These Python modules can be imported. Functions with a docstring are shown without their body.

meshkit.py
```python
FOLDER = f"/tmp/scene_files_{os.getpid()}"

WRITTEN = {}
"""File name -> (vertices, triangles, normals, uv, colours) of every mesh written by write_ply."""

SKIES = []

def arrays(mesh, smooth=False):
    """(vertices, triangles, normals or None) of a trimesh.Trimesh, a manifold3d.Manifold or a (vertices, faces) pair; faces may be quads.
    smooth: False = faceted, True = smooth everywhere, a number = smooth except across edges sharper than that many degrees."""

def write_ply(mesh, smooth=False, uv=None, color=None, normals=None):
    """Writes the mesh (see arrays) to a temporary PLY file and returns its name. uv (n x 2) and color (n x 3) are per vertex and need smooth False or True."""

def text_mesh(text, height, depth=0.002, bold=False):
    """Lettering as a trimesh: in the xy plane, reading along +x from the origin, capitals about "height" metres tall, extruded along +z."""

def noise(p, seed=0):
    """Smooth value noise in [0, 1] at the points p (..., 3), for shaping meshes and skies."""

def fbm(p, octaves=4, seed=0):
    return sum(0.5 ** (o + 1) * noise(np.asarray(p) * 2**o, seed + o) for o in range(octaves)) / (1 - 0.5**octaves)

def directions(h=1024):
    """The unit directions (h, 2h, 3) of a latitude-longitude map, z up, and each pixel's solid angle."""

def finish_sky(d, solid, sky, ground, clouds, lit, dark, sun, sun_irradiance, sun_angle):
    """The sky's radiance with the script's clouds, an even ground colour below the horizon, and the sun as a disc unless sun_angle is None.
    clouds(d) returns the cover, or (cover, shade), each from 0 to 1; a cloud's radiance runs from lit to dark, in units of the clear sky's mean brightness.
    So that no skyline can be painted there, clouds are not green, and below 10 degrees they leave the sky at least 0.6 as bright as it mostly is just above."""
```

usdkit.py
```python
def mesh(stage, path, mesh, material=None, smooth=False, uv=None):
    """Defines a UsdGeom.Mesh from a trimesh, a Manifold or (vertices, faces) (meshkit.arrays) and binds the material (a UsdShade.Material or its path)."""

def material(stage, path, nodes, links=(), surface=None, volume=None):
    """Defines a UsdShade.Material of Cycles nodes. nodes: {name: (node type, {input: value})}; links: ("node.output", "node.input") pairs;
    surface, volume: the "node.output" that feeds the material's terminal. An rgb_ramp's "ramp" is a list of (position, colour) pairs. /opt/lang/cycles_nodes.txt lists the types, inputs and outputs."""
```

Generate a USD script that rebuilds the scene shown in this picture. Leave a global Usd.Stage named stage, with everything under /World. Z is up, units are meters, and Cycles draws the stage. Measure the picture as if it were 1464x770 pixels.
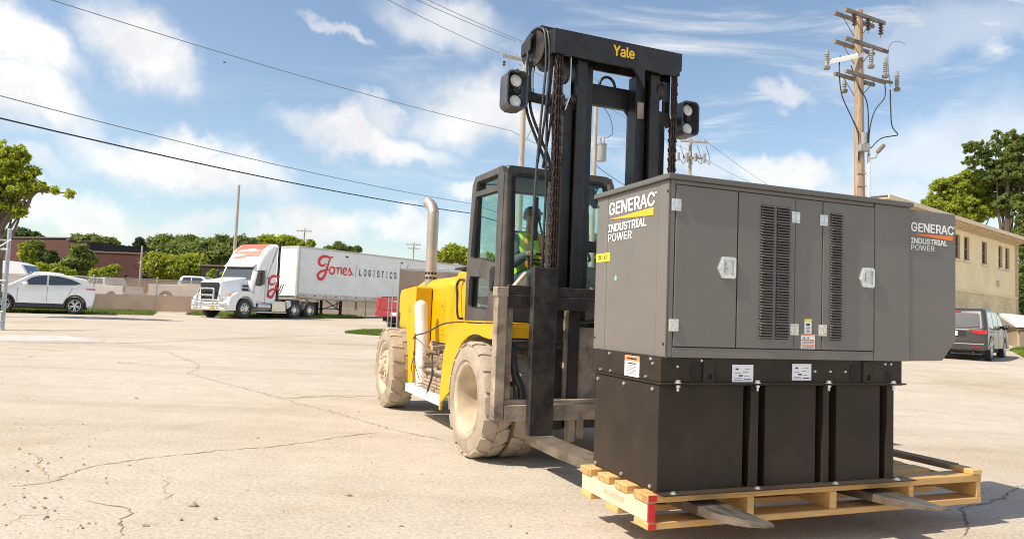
import math, random
import numpy as np, trimesh, manifold3d, usdkit, meshkit
from shapely.geometry import Polygon, LineString, Point, box as sbox
from shapely.ops import unary_union
from shapely import affinity
from pxr import Usd, UsdGeom, UsdLux, UsdShade, Gf, Sdf, Vt

stage = Usd.Stage.CreateInMemory()
UsdGeom.SetStageUpAxis(stage, 'Z'); UsdGeom.SetStageMetersPerUnit(stage, 1.0)
UsdGeom.Xform.Define(stage, '/World'); UsdGeom.Scope.Define(stage, '/World/Looks')
PI = math.pi
# ------------------------------------------------------------------ camera
cam = UsdGeom.Camera.Define(stage, '/World/camera')
cam.CreateHorizontalApertureAttr(36.0); cam.CreateVerticalApertureAttr(36.0 * 538 / 1024)
cam.CreateFocalLengthAttr(25.378); cam.CreateFStopAttr(0.0); cam.CreateClippingRangeAttr((0.05, 5000.0))
R_, U_, F_ = (0.99927, -0.00233, 0.03818), (-0.03826, -0.06078, 0.99742), (0.0, 0.99815, 0.06082)
cam.AddTransformOp().Set(Gf.Matrix4d(*R_, 0, *U_, 0, *(-a for a in F_), 0, 0, 0, 1.3, 1))
cam.CreateExposureAttr(0.72)
# ------------------------------------------------------------------ sun and sky
SUN = np.array([-0.765, -0.38, 1.0]); SUN /= np.linalg.norm(SUN)
sun = UsdLux.DistantLight.Define(stage, '/World/sun_light')
sun.CreateIntensityAttr(0.95); sun.CreateAngleAttr(0.5); sun.CreateNormalizeAttr(True); sun.CreateColorAttr((1.0, 0.92, 0.79))
_x = np.cross([0, 0, 1.0], SUN); _x /= np.linalg.norm(_x); _y = np.cross(SUN, _x)
sun.AddTransformOp().Set(Gf.Matrix4d(*_x, 0, *_y, 0, *SUN, 0, 0, 0, 0, 1))
SKY_STRENGTH = 0.115

def survey(px, py, y):
    """World point that stands y metres ahead of the camera in the direction measured at (px, py) on the photograph."""
    d = (px - 732) / 1032.05 * np.array(R_) - (py - 385) / 1032.05 * np.array(U_) + np.array(F_)
    return d * (y / d[1]) + np.array([0, 0, 1.3])

def build_sky():
    n, l = {}, []
    n['tc'] = ('texture_coordinate', {})
    n['sky'] = ('sky_texture', dict(sky_type='single_scattering', sun_disc=False, sun_elevation=float(math.asin(SUN[2])),
                sun_rotation=float(math.atan2(SUN[0], SUN[1])), altitude=200.0, air_density=1.0, aerosol_density=1.2, ozone_density=1.6))
    n['sep'] = ('separate_xyz', {}); l.append(('tc.generated', 'sep.vector'))
    # cloud plane: direction over height
    n['zc'] = ('math', dict(math_type='maximum', value2=0.0)); l.append(('sep.z', 'zc.value1'))
    n['za'] = ('math', dict(math_type='add', value2=0.16)); l.append(('zc.value', 'za.value1'))
    n['dx'] = ('math', dict(math_type='divide')); l += [('sep.x', 'dx.value1'), ('za.value', 'dx.value2')]
    n['dy'] = ('math', dict(math_type='divide')); l += [('sep.y', 'dy.value1'), ('za.value', 'dy.value2')]
    n['pv'] = ('combine_xyz', dict(z=0.0)); l += [('dx.value', 'pv.x'), ('dy.value', 'pv.y')]
    # even cloud puffs
    n['warp'] = ('noise_texture', dict(scale=7.0, detail=9.0, roughness=0.6)); l.append(('tc.generated', 'warp.vector'))
    n['ws'] = ('vector_math', dict(math_type='subtract', vector2=(0.5, 0.5, 0.5))); l.append(('warp.color', 'ws.vector1'))
    n['wm'] = ('vector_math', dict(math_type='scale', scale=0.16)); l.append(('ws.vector', 'wm.vector1'))
    n['wd'] = ('vector_math', dict(math_type='add')); l += [('tc.generated', 'wd.vector1'), ('wm.vector', 'wd.vector2')]
    prev = None
    # cumulus puffs: (px, py, angular radius along, across, tilt degrees, weight)
    puffs = [(205, 52, .085, .050, 30, 1), (252, 78, .045, .035, 40, .9), (25, 50, .10, .040, 20, 1), (30, 128, .085, .050, 15, 1), (255, 232, .17, .040, 8, 1),
             (285, 210, .05, .032, 0, 1), (95, 305, .10, .030, 0, .8), (465, 312, .085, .030, 5, 1), (520, 200, .13, .032, 5, 1), (545, 170, .05, .02, 0, .7),
             (690, 165, .12, .055, 5, .9), (1130, 250, .085, .028, 10, .9), (1350, 220, .14, .060, -5, .55), (1240, 300, .10, .05, 0, .7),
             (265, 318, .06, .018, 0, .7), (600, 330, .075, .020, 0, .8), (660, 285, .05, .02, 0, .7), (1330, 60, .16, .04, -8, .35), (1130, 130, .05, .014, 10, .7),
             (480, 40, .05, .012, 20, .6), (640, 30, .12, .04, 20, .7), (390, 325, .05, .018, 0, .6), (20, 230, .07, .02, 0, .5), (985, 240, .1, .03, 0, .5)]
    # the same kind of sky goes on all round
    rng = np.random.default_rng(5)
    dirs = []
    for (px, py, a, b, t, w) in puffs:
        d = survey(px, py, 1.0) - [0, 0, 1.3]; d /= np.linalg.norm(d); dirs.append((d, a, b, t, w))
    for i in range(22):
        az = math.radians(50 + i * 12.2 + rng.uniform(-5, 5)); el = math.radians(rng.choice([8, 12, 18, 26, 38]) + rng.uniform(-2, 3))
        dirs.append((np.array([math.sin(az) * math.cos(el), math.cos(az) * math.cos(el), math.sin(el)]), rng.uniform(.07, .16), rng.uniform(.03, .06), rng.uniform(-10, 20), rng.uniform(.7, 1)))
    for i, (d, a, b, t, w) in enumerate(dirs):
        right = np.cross(d, [0, 0, 1.0]); right /= np.linalg.norm(right); up = np.cross(right, d)
        t = math.radians(t); e1 = right * math.cos(t) - up * math.sin(t); e2 = right * math.sin(t) + up * math.cos(t)
        k = f'p{i}'
        n[k + 's'] = ('vector_math', dict(math_type='subtract', vector2=tuple(d))); l.append(('wd.vector', k + 's.vector1'))
        n[k + 'a'] = ('vector_math', dict(math_type='dot_product', vector2=tuple(e1 / a))); l.append((k + 's.vector', k + 'a.vector1'))
        n[k + 'b'] = ('vector_math', dict(math_type='dot_product', vector2=tuple(e2 / b))); l.append((k + 's.vector', k + 'b.vector1'))
        n[k + 'c'] = ('vector_math', dict(math_type='dot_product', vector2=tuple(d / .35))); l.append((k + 's.vector', k + 'c.vector1'))
        n[k + 'v'] = ('combine_xyz', {}); l += [(k + 'a.value', k + 'v.x'), (k + 'b.value', k + 'v.y'), (k + 'c.value', k + 'v.z')]
        n[k + 'l'] = ('vector_math', dict(math_type='length')); l.append((k + 'v.vector', k + 'l.vector1'))
        n[k + 'r'] = ('map_range', dict(range_type='smoothstep', from_min=1.18, from_max=0.32, to_min=0.0, to_max=float(w), clamp=True)); l.append((k + 'l.value', k + 'r.value'))
        if prev is None: prev = k + 'r.result'
        else:
            n[k + 'm'] = ('math', dict(math_type='maximum')); l += [(prev, k + 'm.value1'), (k + 'r.result', k + 'm.value2')]; prev = k + 'm.value'
    # thin high cloud everywhere, streaked
    n['cm'] = ('mapping', dict(rotation=(0, 0, 0.5), scale=(1.0, 2.6, 1.0))); l.append(('pv.vector', 'cm.vector'))
    n['cn'] = ('noise_texture', dict(scale=1.5, detail=10.0, roughness=0.62, distortion=0.5)); l.append(('cm.vector', 'cn.vector'))
    n['cr'] = ('map_range', dict(range_type='smoothstep', from_min=0.50, from_max=0.72, to_min=0.0, to_max=0.85, clamp=True)); l.append(('cn.fac', 'cr.value'))
    n['rx'] = ('map_range', dict(range_type='smoothstep', from_min=-0.35, from_max=0.3, to_min=0.15, to_max=1.0, clamp=True)); l.append(('sep.x', 'rx.value'))
    n['cs'] = ('math', dict(math_type='multiply')); l += [('cr.result', 'cs.value1'), ('rx.result', 'cs.value2')]
    # pale band above the horizon
    n['hz'] = ('map_range', dict(range_type='smoothstep', from_min=0.14, from_max=-0.02, to_min=0.0, to_max=0.25, clamp=True)); l.append(('sep.z', 'hz.value'))
    n['m1'] = ('math', dict(math_type='maximum')); l += [(prev, 'm1.value1'), ('cs.value', 'm1.value2')]
    n['m2'] = ('math', dict(math_type='maximum')); l += [('m1.value', 'm2.value1'), ('hz.result', 'm2.value2')]
    n['m3'] = ('math', dict(math_type='multiply', value2=0.95)); l.append(('m2.value', 'm3.value1'))
    # cloud tone: bright tops, slightly grey bases from a soft noise
    n['sn'] = ('noise_texture', dict(scale=9.0, detail=5.0, roughness=0.55)); l.append(('wd.vector', 'sn.vector'))
    n['sr'] = ('rgb_ramp', dict(ramp=[(0.0, CLOUD_DARK), (0.38, CLOUD_DARK), (0.6, CLOUD_LIT), (1.0, CLOUD_LIT)])); l.append(('sn.fac', 'sr.fac'))
    n['skb'] = ('mix', dict(mix_type='multiply', fac=1.0, color2=SKY_TINT)); l.append(('sky.color', 'skb.color1'))
    n['mx'] = ('mix', dict(mix_type='mix')); l += [('m3.value', 'mx.fac'), ('skb.color', 'mx.color1'), ('sr.color', 'mx.color2')]
    n['bg'] = ('background_shader', dict(strength=SKY_STRENGTH)); l.append(('mx.color', 'bg.color'))
    m = usdkit.material(stage, '/World/Looks/sky_light', n, l, surface='bg.background')
    dome = UsdLux.DomeLight.Define(stage, '/World/sky'); UsdShade.MaterialBindingAPI.Apply(dome.GetPrim()).Bind(m)
    dome.GetPrim().SetCustomDataByKey('kind', 'structure')
CLOUD_LIT, CLOUD_DARK, SKY_TINT = (6.1, 5.95, 5.7), (4.7, 4.75, 4.85), (1.04, 1.00, 0.92)
build_sky()

# ------------------------------------------------------------------ naming and prims
_names = {}
def numbered(parent, name):
    k = (parent, name); i = _names.get(k, -1) + 1; _names[k] = i
    return f'{parent}/{name}' if i == 0 else f'{parent}/{name}_{i:03d}'
def tag(p, label=None, cat=None, group=None, kind=None):
    p = p.GetPrim() if hasattr(p, 'GetPrim') else p
    for k, v in (('label', label), ('category', cat), ('group', group), ('kind', kind)):
        if v: p.SetCustomDataByKey(k, v)
    return p
def thing(name, label, cat, loc=(0, 0, 0), rotz=0.0, group=None, tilt=None):
    x = UsdGeom.Xform.Define(stage, numbered('/World', name))
    x.AddTranslateOp().Set(Gf.Vec3d(*map(float, loc)))
    if rotz: x.AddRotateZOp().Set(float(rotz))
    if tilt: x.AddRotateXYZOp().Set(Gf.Vec3f(*tilt))
    tag(x, label, cat, group); return x.GetPrim()
def put(name, mesh, mat, parent=None, smooth=False, label=None):
    if isinstance(mesh, (list, tuple)) and len(mesh) and isinstance(mesh[0], trimesh.Trimesh): mesh = trimesh.util.concatenate(list(mesh))
    base = '/World' if parent is None else str(parent.GetPath())
    m = usdkit.mesh(stage, numbered(base, name), mesh, mat, smooth=smooth)
    if label: tag(m, label)
    return m.GetPrim()
def copy_of(root, loc, rotz=0.0, label=None, group=None, scale=None):
    was = root.GetCustomData()
    name = root.GetName(); name = name[:-4] if name[-4:-3] == '_' and name[-3:].isdigit() else name
    x = UsdGeom.Xform.Define(stage, numbered('/World', name))
    x.GetPrim().GetReferences().AddInternalReference(root.GetPath())
    x.ClearXformOpOrder()
    x = UsdGeom.Xformable(x.GetPrim())
    x.AddTranslateOp(opSuffix='c').Set(Gf.Vec3d(*map(float, loc)))
    if rotz: x.AddRotateZOp(opSuffix='c').Set(float(rotz))
    if scale: x.AddScaleOp(opSuffix='c').Set(Gf.Vec3f(*scale))
    x.GetPrim().SetInstanceable(True)
    return tag(x.GetPrim(), label or was.get('label'), was.get('category'), group or was.get('group'))

# ------------------------------------------------------------------ shapes
def hull(p): return trimesh.convex.convex_hull(np.asarray(p, float))
def bx(x0, x1, y0, y1, z0, z1, c=0.0):
    """Box, its edges chamfered by c."""
    (x0, x1), (y0, y1), (z0, z1) = sorted((x0, x1)), sorted((y0, y1)), sorted((z0, z1))
    if c <= 0:
        return trimesh.creation.box(bounds=[[x0, y0, z0], [x1, y1, z1]])
    c = min(c, .45 * min(x1 - x0, y1 - y0, z1 - z0)); p = []
    for a in ((0, c, c), (c, 0, c), (c, c, 0)):
        for sx in (0, 1):
            for sy in (0, 1):
                for sz in (0, 1):
                    p.append((x1 - a[0] if sx else x0 + a[0], y1 - a[1] if sy else y0 + a[1], z1 - a[2] if sz else z0 + a[2]))
    return hull(p)
def frame_of(d):
    d = np.asarray(d, float); d = d / np.linalg.norm(d); a = np.array([0, 0, 1.0]) if abs(d[2]) < .9 else np.array([1.0, 0, 0])
    u = np.cross(a, d); u /= np.linalg.norm(u); return u, np.cross(d, u), d
def cyl(p0, p1, r0, r1=None, n=16):
    r1 = r0 if r1 is None else r1; p0, p1 = np.asarray(p0, float), np.asarray(p1, float); u, v, d = frame_of(p1 - p0)
    a = np.arange(n) * 2 * PI / n; ring = np.cos(a)[:, None] * u + np.sin(a)[:, None] * v
    V = np.vstack([p0 + ring * r0, p1 + ring * r1, [p0], [p1]]); i = np.arange(n); j = (i + 1) % n
    F = np.vstack([np.c_[i, j, n + j], np.c_[i, n + j, n + i], np.c_[j, i, np.full(n, 2 * n)], np.c_[n + i, n + j, np.full(n, 2 * n + 1)]])
    return trimesh.Trimesh(V, F, process=False)
def tube(pts, r, n=8, cap=True):
    P = np.asarray(pts, float); m = len(P); r = np.broadcast_to(r, m)
    T = np.gradient(P, axis=0); T /= np.linalg.norm(T, axis=1, keepdims=True) + 1e-12
    u, v, _ = frame_of(T[0]); V = []
    a = np.arange(n) * 2 * PI / n
    for k in range(m):
        u = u - T[k] * (u @ T[k]); u /= np.linalg.norm(u); v = np.cross(T[k], u)
        V.append(P[k] + (np.cos(a)[:, None] * u + np.sin(a)[:, None] * v) * r[k])
    V = np.vstack(V); i = np.arange(n); j = (i + 1) % n; F = []
    for k in range(m - 1):
        o = k * n; F += [np.c_[o + i, o + j, o + n + j], np.c_[o + i, o + n + j, o + n + i]]
    if cap:
        V = np.vstack([V, P[:1], P[-1:]]); F += [np.c_[j, i, np.full(n, m * n)], np.c_[(m - 1) * n + i, (m - 1) * n + j, np.full(n, m * n + 1)]]
    return trimesh.Trimesh(V, np.vstack(F), process=False)
def curve(pts, n=6):
    """Smooth line through the points (Catmull-Rom)."""
    P = np.asarray(pts, float); P = np.vstack([2 * P[0] - P[1], P, 2 * P[-1] - P[-2]]); out = []
    for k in range(1, len(P) - 2):
        a, b, c, d = P[k - 1:k + 3]
        for t in np.arange(n) / n:
            out.append(.5 * (2 * b + (c - a) * t + (2 * a - 5 * b + 4 * c - d) * t * t + (3 * b - a - 3 * c + d) * t ** 3))
    out.append(P[-2]); return np.array(out)
def lathe(prof, o=(0, 0, 0), d=(0, 0, 1), n=32, closed=False):
    """Profile of (radius, height along d) turned about d through o."""
    u, v, d = frame_of(d); pr = np.asarray(prof, float); m = len(pr); a = np.arange(n) * 2 * PI / n
    ring = np.cos(a)[:, None] * u + np.sin(a)[:, None] * v
    V = np.vstack([np.asarray(o) + ring * r + d * h for r, h in pr]); i = np.arange(n); j = (i + 1) % n; F = []
    for k in range(m - 1 + closed):
        a0, b0 = k * n, ((k + 1) % m) * n; F += [np.c_[a0 + i, a0 + j, b0 + j], np.c_[a0 + i, b0 + j, b0 + i]]
    return trimesh.Trimesh(V, np.vstack(F), process=False)
def polys(g): return [q for q in getattr(g, 'geoms', [g]) if q.geom_type == 'Polygon' and q.area > 1e-9]
def slab(poly, o, ex, ey, t0, t1):
    """Flat outline (shapely) laid out on the axes ex, ey through o and given thickness t0..t1 along ex x ey."""
    ex, ey = np.asarray(ex, float), np.asarray(ey, float); ez = np.cross(ex, ey); out = []
    for q in polys(poly):
        m = trimesh.creation.extrude_polygon(q, 1.0, engine='earcut'); V = m.vertices
        V = np.asarray(o) + V[:, :1] * ex + V[:, 1:2] * ey + (t0 + V[:, 2:] * (t1 - t0)) * ez
        out.append(trimesh.Trimesh(V, m.faces, process=False))
    return trimesh.util.concatenate(out)
def rrect(x0, x1, y0, y1, r):
    return sbox(x0 + r, y0 + r, x1 - r, y1 - r).buffer(r, quad_segs=5) if r > 0 else sbox(x0, y0, x1, y1)
def balls(points, r, n=10):
    """Rounded solid: the hull of balls of radius r at the points."""
    s = trimesh.creation.icosphere(subdivisions=2 if n > 8 else 1).vertices
    return hull(np.vstack([np.asarray(p) + s * (r if np.isscalar(r) else r[i]) for i, p in enumerate(points)]))
def text(s, o, ex, ey, width=None, height=0.1, bold=True, depth=0.0015, squeeze=None):
    m = meshkit.text_mesh(s, height, 1.0, bold); V = np.array(m.vertices)
    x0, x1 = V[:, 0].min(), V[:, 0].max(); V[:, 0] -= x0
    k = width / (x1 - x0) if width else 1.0; V[:, 0] *= k
    ex, ey = np.asarray(ex, float), np.asarray(ey, float); ez = np.cross(ex, ey)
    V = np.asarray(o) + V[:, :1] * ex + V[:, 1:2] * ey + V[:, 2:] * depth * ez
    return trimesh.Trimesh(V, m.faces, process=False)
def moved(m, t=(0, 0, 0), rz=0.0, R=None):
    V = np.array(m.vertices)
    if R is not None: V = V @ np.asarray(R).T
    if rz: c, s = math.cos(rz), math.sin(rz); V = np.c_[V[:, 0] * c - V[:, 1] * s, V[:, 0] * s + V[:, 1] * c, V[:, 2]]
    return trimesh.Trimesh(V + np.asarray(t), m.faces, process=False)
def cat(*ms): return trimesh.util.concatenate([m for m in ms if m is not None])

# ------------------------------------------------------------------ materials
L_ = {}
def look(name, color, rough=0.5, metal=0.0, color2=None, scale=6.0, lo=0.42, hi=0.62, dust=None, dust_amt=0.0, bump=0.0, bscale=60.0, coat=0.0, spec=0.5, detail=6.0, stretch=None, rvar=0.0, island=0.0):
    """A surface: base colour broken up by noise into color2, dust in larger patches and on upward faces, fine bump, gloss that varies."""
    n = dict(p=('principled_bsdf', dict(roughness=rough, metallic=metal, coat_weight=coat, coat_roughness=0.08, specular_ior_level=spec)), tc=('texture_coordinate', {}))
    l = []; src = None; vec = 'tc.object'
    if stretch:
        n['map'] = ('mapping', dict(scale=stretch)); l.append(('tc.object', 'map.vector')); vec = 'map.vector'
    if color2 is not None:
        n['n1'] = ('noise_texture', dict(scale=scale, detail=detail, roughness=0.62)); l.append((vec, 'n1.vector'))
        n['r1'] = ('rgb_ramp', dict(ramp=[(0, color), (lo, color), (hi, color2), (1, color2)])); l.append(('n1.fac', 'r1.fac')); src = 'r1.color'
    if dust is not None:
        n['n2'] = ('noise_texture', dict(scale=scale * .45, detail=8.0, roughness=0.68)); l.append(('tc.object', 'n2.vector'))
        n['g'] = ('geometry', {}); n['sx'] = ('separate_xyz', {}); l.append(('g.normal', 'sx.vector'))
        n['up'] = ('map_range', dict(from_min=0.2, from_max=1.0, to_min=0.0, to_max=0.55, clamp=True)); l.append(('sx.z', 'up.value'))
        n['d0'] = ('map_range', dict(from_min=0.40, from_max=0.68, to_min=0.0, to_max=1.0, clamp=True)); l.append(('n2.fac', 'd0.value'))
        n['d1'] = ('math', dict(math_type='add', use_clamp=True)); l += [('d0.result', 'd1.value1'), ('up.result', 'd1.value2')]
        n['d2'] = ('math', dict(math_type='multiply', value2=float(dust_amt), use_clamp=True)); l.append(('d1.value', 'd2.value1'))
        n['dm'] = ('mix', dict(mix_type='mix', color1=tuple(color), color2=tuple(dust))); l.append(('d2.value', 'dm.fac'))
        if src: l.append((src, 'dm.color1'))
        src = 'dm.color'
        n['rm'] = ('map_range', dict(from_min=0.0, from_max=1.0, to_min=float(rough), to_max=0.9)); l += [('d2.value', 'rm.value'), ('rm.result', 'p.roughness')]
    elif rvar:
        n['n3'] = ('noise_texture', dict(scale=scale * 1.7, detail=6.0, roughness=0.6)); l.append(('tc.object', 'n3.vector'))
        n['rm'] = ('map_range', dict(from_min=0.35, from_max=0.7, to_min=max(0.02, rough - rvar), to_max=rough + rvar, clamp=True)); l += [('n3.fac', 'rm.value'), ('rm.result', 'p.roughness')]
    if island:
        n['gi'] = ('geometry', {}); n['oi'] = ('object_info', {})
        n['ir'] = ('map_range', dict(from_min=0, from_max=1, to_min=1 - island, to_max=1 + island)); l.append(('oi.random', 'ir.value'))
        n['hv'] = ('hsv', dict(color=tuple(color))); l.append(('ir.result', 'hv.value'))
        if src: l.append((src, 'hv.color'))
        src = 'hv.color'
    if src: l.append((src, 'p.base_color'))
    else: n['p'][1]['base_color'] = tuple(color)
    if bump:
        n['nb'] = ('noise_texture', dict(scale=bscale, detail=5.0, roughness=0.6)); l.append((vec, 'nb.vector'))
        n['b'] = ('bump', dict(strength=1.0, distance=bump)); l += [('nb.fac', 'b.height'), ('b.normal', 'p.normal')]
    L_[name] = usdkit.material(stage, '/World/Looks/' + name, n, l, surface='p.BSDF'); return L_[name]
def glow_none(): pass
def pane_look(name, tint, rough=0.02, tlo=0.0, refl=1.0):
    n = dict(t=('transparent_bsdf', dict(color=tint)), g=('glossy_bsdf', dict(color=(refl,) * 3, roughness=rough)), f=('layer_weight', dict(blend=0.5)), w=('math', dict(math_type='power', value2=4.0)), k=('math', dict(math_type='multiply', value2=0.75)), m=('mix_closure', {}))
    l = [('t.BSDF', 'm.closure1'), ('g.BSDF', 'm.closure2')]
    n['a'] = ('math', dict(math_type='add', value2=tlo, use_clamp=True)); l += [('f.facing', 'w.value1'), ('w.value', 'k.value1'), ('k.value', 'a.value1'), ('a.value', 'm.fac')]
    L_[name] = usdkit.material(stage, '/World/Looks/' + name, n, l, surface='m.closure'); return L_[name]
def leaf_look(name, dark, light, trans=0.3):
    n = dict(g=('geometry', {}), r=('rgb_ramp', dict(ramp=[(0, dark), (0.55, tuple(.5 * (a + b) for a, b in zip(dark, light))), (1, light)])),
             tc=('texture_coordinate', {}), n1=('noise_texture', dict(scale=0.55, detail=4.0)), mf=('mix_float', dict(fac=0.5)),
             mr=('map_range', dict(from_min=.3, from_max=.7, to_min=0, to_max=1, clamp=True)),
             d=('principled_bsdf', dict(roughness=0.55, specular_ior_level=0.3)), t=('translucent_bsdf', {}), m=('mix_closure', dict(fac=trans)),
             ht=('hsv', dict(hue=0.485, saturation=1.1, value=1.5)))
    l = [('tc.object', 'n1.vector'), ('n1.fac', 'mr.value'), ('g.random_per_island', 'mf.a'), ('mr.result', 'mf.b'), ('mf.result', 'r.fac'), ('r.color', 'd.base_color'),
         ('r.color', 'ht.color'), ('ht.color', 't.color'), ('d.BSDF', 'm.closure1'), ('t.BSDF', 'm.closure2')]
    L_[name] = usdkit.material(stage, '/World/Looks/' + name, n, l, surface='m.closure'); return L_[name]

DUST = (0.46, 0.37, 0.27)
look('grey_paint', (0.164, 0.148, 0.131), 0.40, color2=(0.155, 0.140, 0.124), scale=3, bump=0.0022, bscale=5, spec=0.45, dust=(.30, .265, .22), dust_amt=0.09)
look('grey_paint_lid', (0.115, 0.110, 0.096), 0.42, color2=(0.128, 0.122, 0.108), scale=3, bump=0.0003, bscale=420)
look('black_paint', (0.024, 0.0155, 0.0100), 0.55, color2=(0.029, 0.019, 0.0125), scale=4, bump=0.0018, bscale=6, spec=0.3, dust=(.13, .10, .075), dust_amt=0.16)
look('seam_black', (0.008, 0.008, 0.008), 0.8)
look('vent_black', (0.010, 0.010, 0.010), 0.7)
look('zinc', (0.70, 0.68, 0.64), 0.36, 0.85, color2=(0.55, 0.53, 0.5), scale=40, bump=0.0002, bscale=300)
look('handle_zinc', (0.80, 0.78, 0.74), 0.30, 0.7, color2=(0.62, 0.6, 0.56), scale=50)
look('white_print', (0.82, 0.82, 0.80), 0.5)
look('orange_print', (0.86, 0.20, 0.03), 0.5)
look('amber_print', (0.85, 0.42, 0.03), 0.5)
look('label_white', (0.80, 0.79, 0.80), 0.4)
look('label_yellow', (0.85, 0.68, 0.02), 0.45)
look('label_orange', (0.80, 0.28, 0.10), 0.5)
look('label_ink', (0.03, 0.03, 0.04), 0.5)
look('green_dot', (0.25, 0.72, 0.38), 0.5)
look('pine', (0.68, 0.41, 0.155), 0.62, color2=(0.53, 0.29, 0.10), scale=5, lo=.35, hi=.75, stretch=(0.6, 9, 9), bump=0.0012, bscale=30, island=0.12)
look('pine_end', (0.58, 0.34, 0.13), 0.7, color2=(0.38, 0.20, 0.07), scale=26, lo=.4, hi=.6, bump=0.001, bscale=90)
look('pine_side', (0.70, 0.56, 0.38), 0.62, color2=(0.64, 0.48, 0.30), scale=5, lo=.35, hi=.75, stretch=(9, 0.6, 9), bump=0.001, bscale=30)
look('brown_board', (.30, .19, .115), .75, color2=(.22, .135, .08), scale=5, stretch=(9, .6, 9), bump=.001, bscale=30)
look('old_wood', (0.40, 0.30, 0.20), 0.8, color2=(0.24, 0.16, 0.10), scale=5, stretch=(1, 8, 8), bump=0.003, bscale=25, island=0.25)
look('red_mark', (0.62, 0.015, 0.02), 0.55, color2=(0.45, 0.02, 0.02), scale=30)
look('stamp_ink', (0.42, 0.33, 0.22), 0.7)
look('fork_steel', (0.075, 0.07, 0.066), 0.34, 0.6, color2=(0.26, 0.245, 0.23), scale=5, lo=.44, hi=.66, stretch=(9, 0.8, 9), dust=DUST, dust_amt=0.04, bump=0.0006, bscale=50)
look('fork_worn', (0.17, 0.13, 0.10), 0.45, 0.35, color2=(0.085, 0.066, 0.052), scale=6, dust=DUST, dust_amt=0.22, bump=0.001, bscale=60)
look('mast_black', (0.011, 0.010, 0.010), 0.42, color2=(0.028, 0.025, 0.022), scale=7, lo=.52, hi=.78, stretch=(1, 1, .35), dust=DUST, dust_amt=0.05, bump=0.0004, bscale=120)
look('carriage_black', (0.013, 0.011, 0.010), 0.46, color2=(0.045, 0.036, 0.028), scale=11, lo=.52, hi=.78, dust=DUST, dust_amt=0.10, bump=0.0008, bscale=90)
look('dusty_steel', (0.13, 0.105, 0.08), 0.6, color2=(0.28, 0.215, 0.155), scale=8, dust=(.52, .42, .31), dust_amt=0.85, bump=0.001, bscale=80)
look('rusty_chain', (0.055, 0.026, 0.017), 0.5, 0.45, color2=(0.022, 0.015, 0.012), scale=30, bump=0.001, bscale=120)
look('hose_rubber', (0.018, 0.018, 0.018), 0.42, color2=(0.05, 0.045, 0.04), scale=10)
look('chrome', (0.75, 0.75, 0.74), 0.14, 1.0, color2=(0.6, 0.6, 0.58), scale=30)
look('yellow_paint', (0.66, 0.375, 0.001), 0.45, color2=(0.635, 0.35, 0.001), scale=2.5, dust=(0.56, 0.38, 0.13), dust_amt=0.16, spec=0.3, bump=0.0003, bscale=90)
look('yellow_panel', (0.645, 0.35, 0.0005), 0.48, color2=(0.615, 0.325, 0.0005), scale=2.5, dust=(0.55, 0.36, 0.10), dust_amt=0.04, spec=0.25)
look('cab_grey', (0.050, 0.044, 0.040), 0.42, color2=(0.065, 0.056, 0.05), scale=6, dust=DUST, dust_amt=0.13, bump=0.0003, bscale=150)
look('interior_black', (0.020, 0.020, 0.022), 0.7)
look('tyre_dusty', (0.34, 0.27, 0.195), 0.88, color2=(0.19, 0.15, 0.11), scale=9, lo=.45, hi=.75, dust=(0.44, 0.36, 0.275), dust_amt=0.78, bump=0.003, bscale=45)
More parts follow.
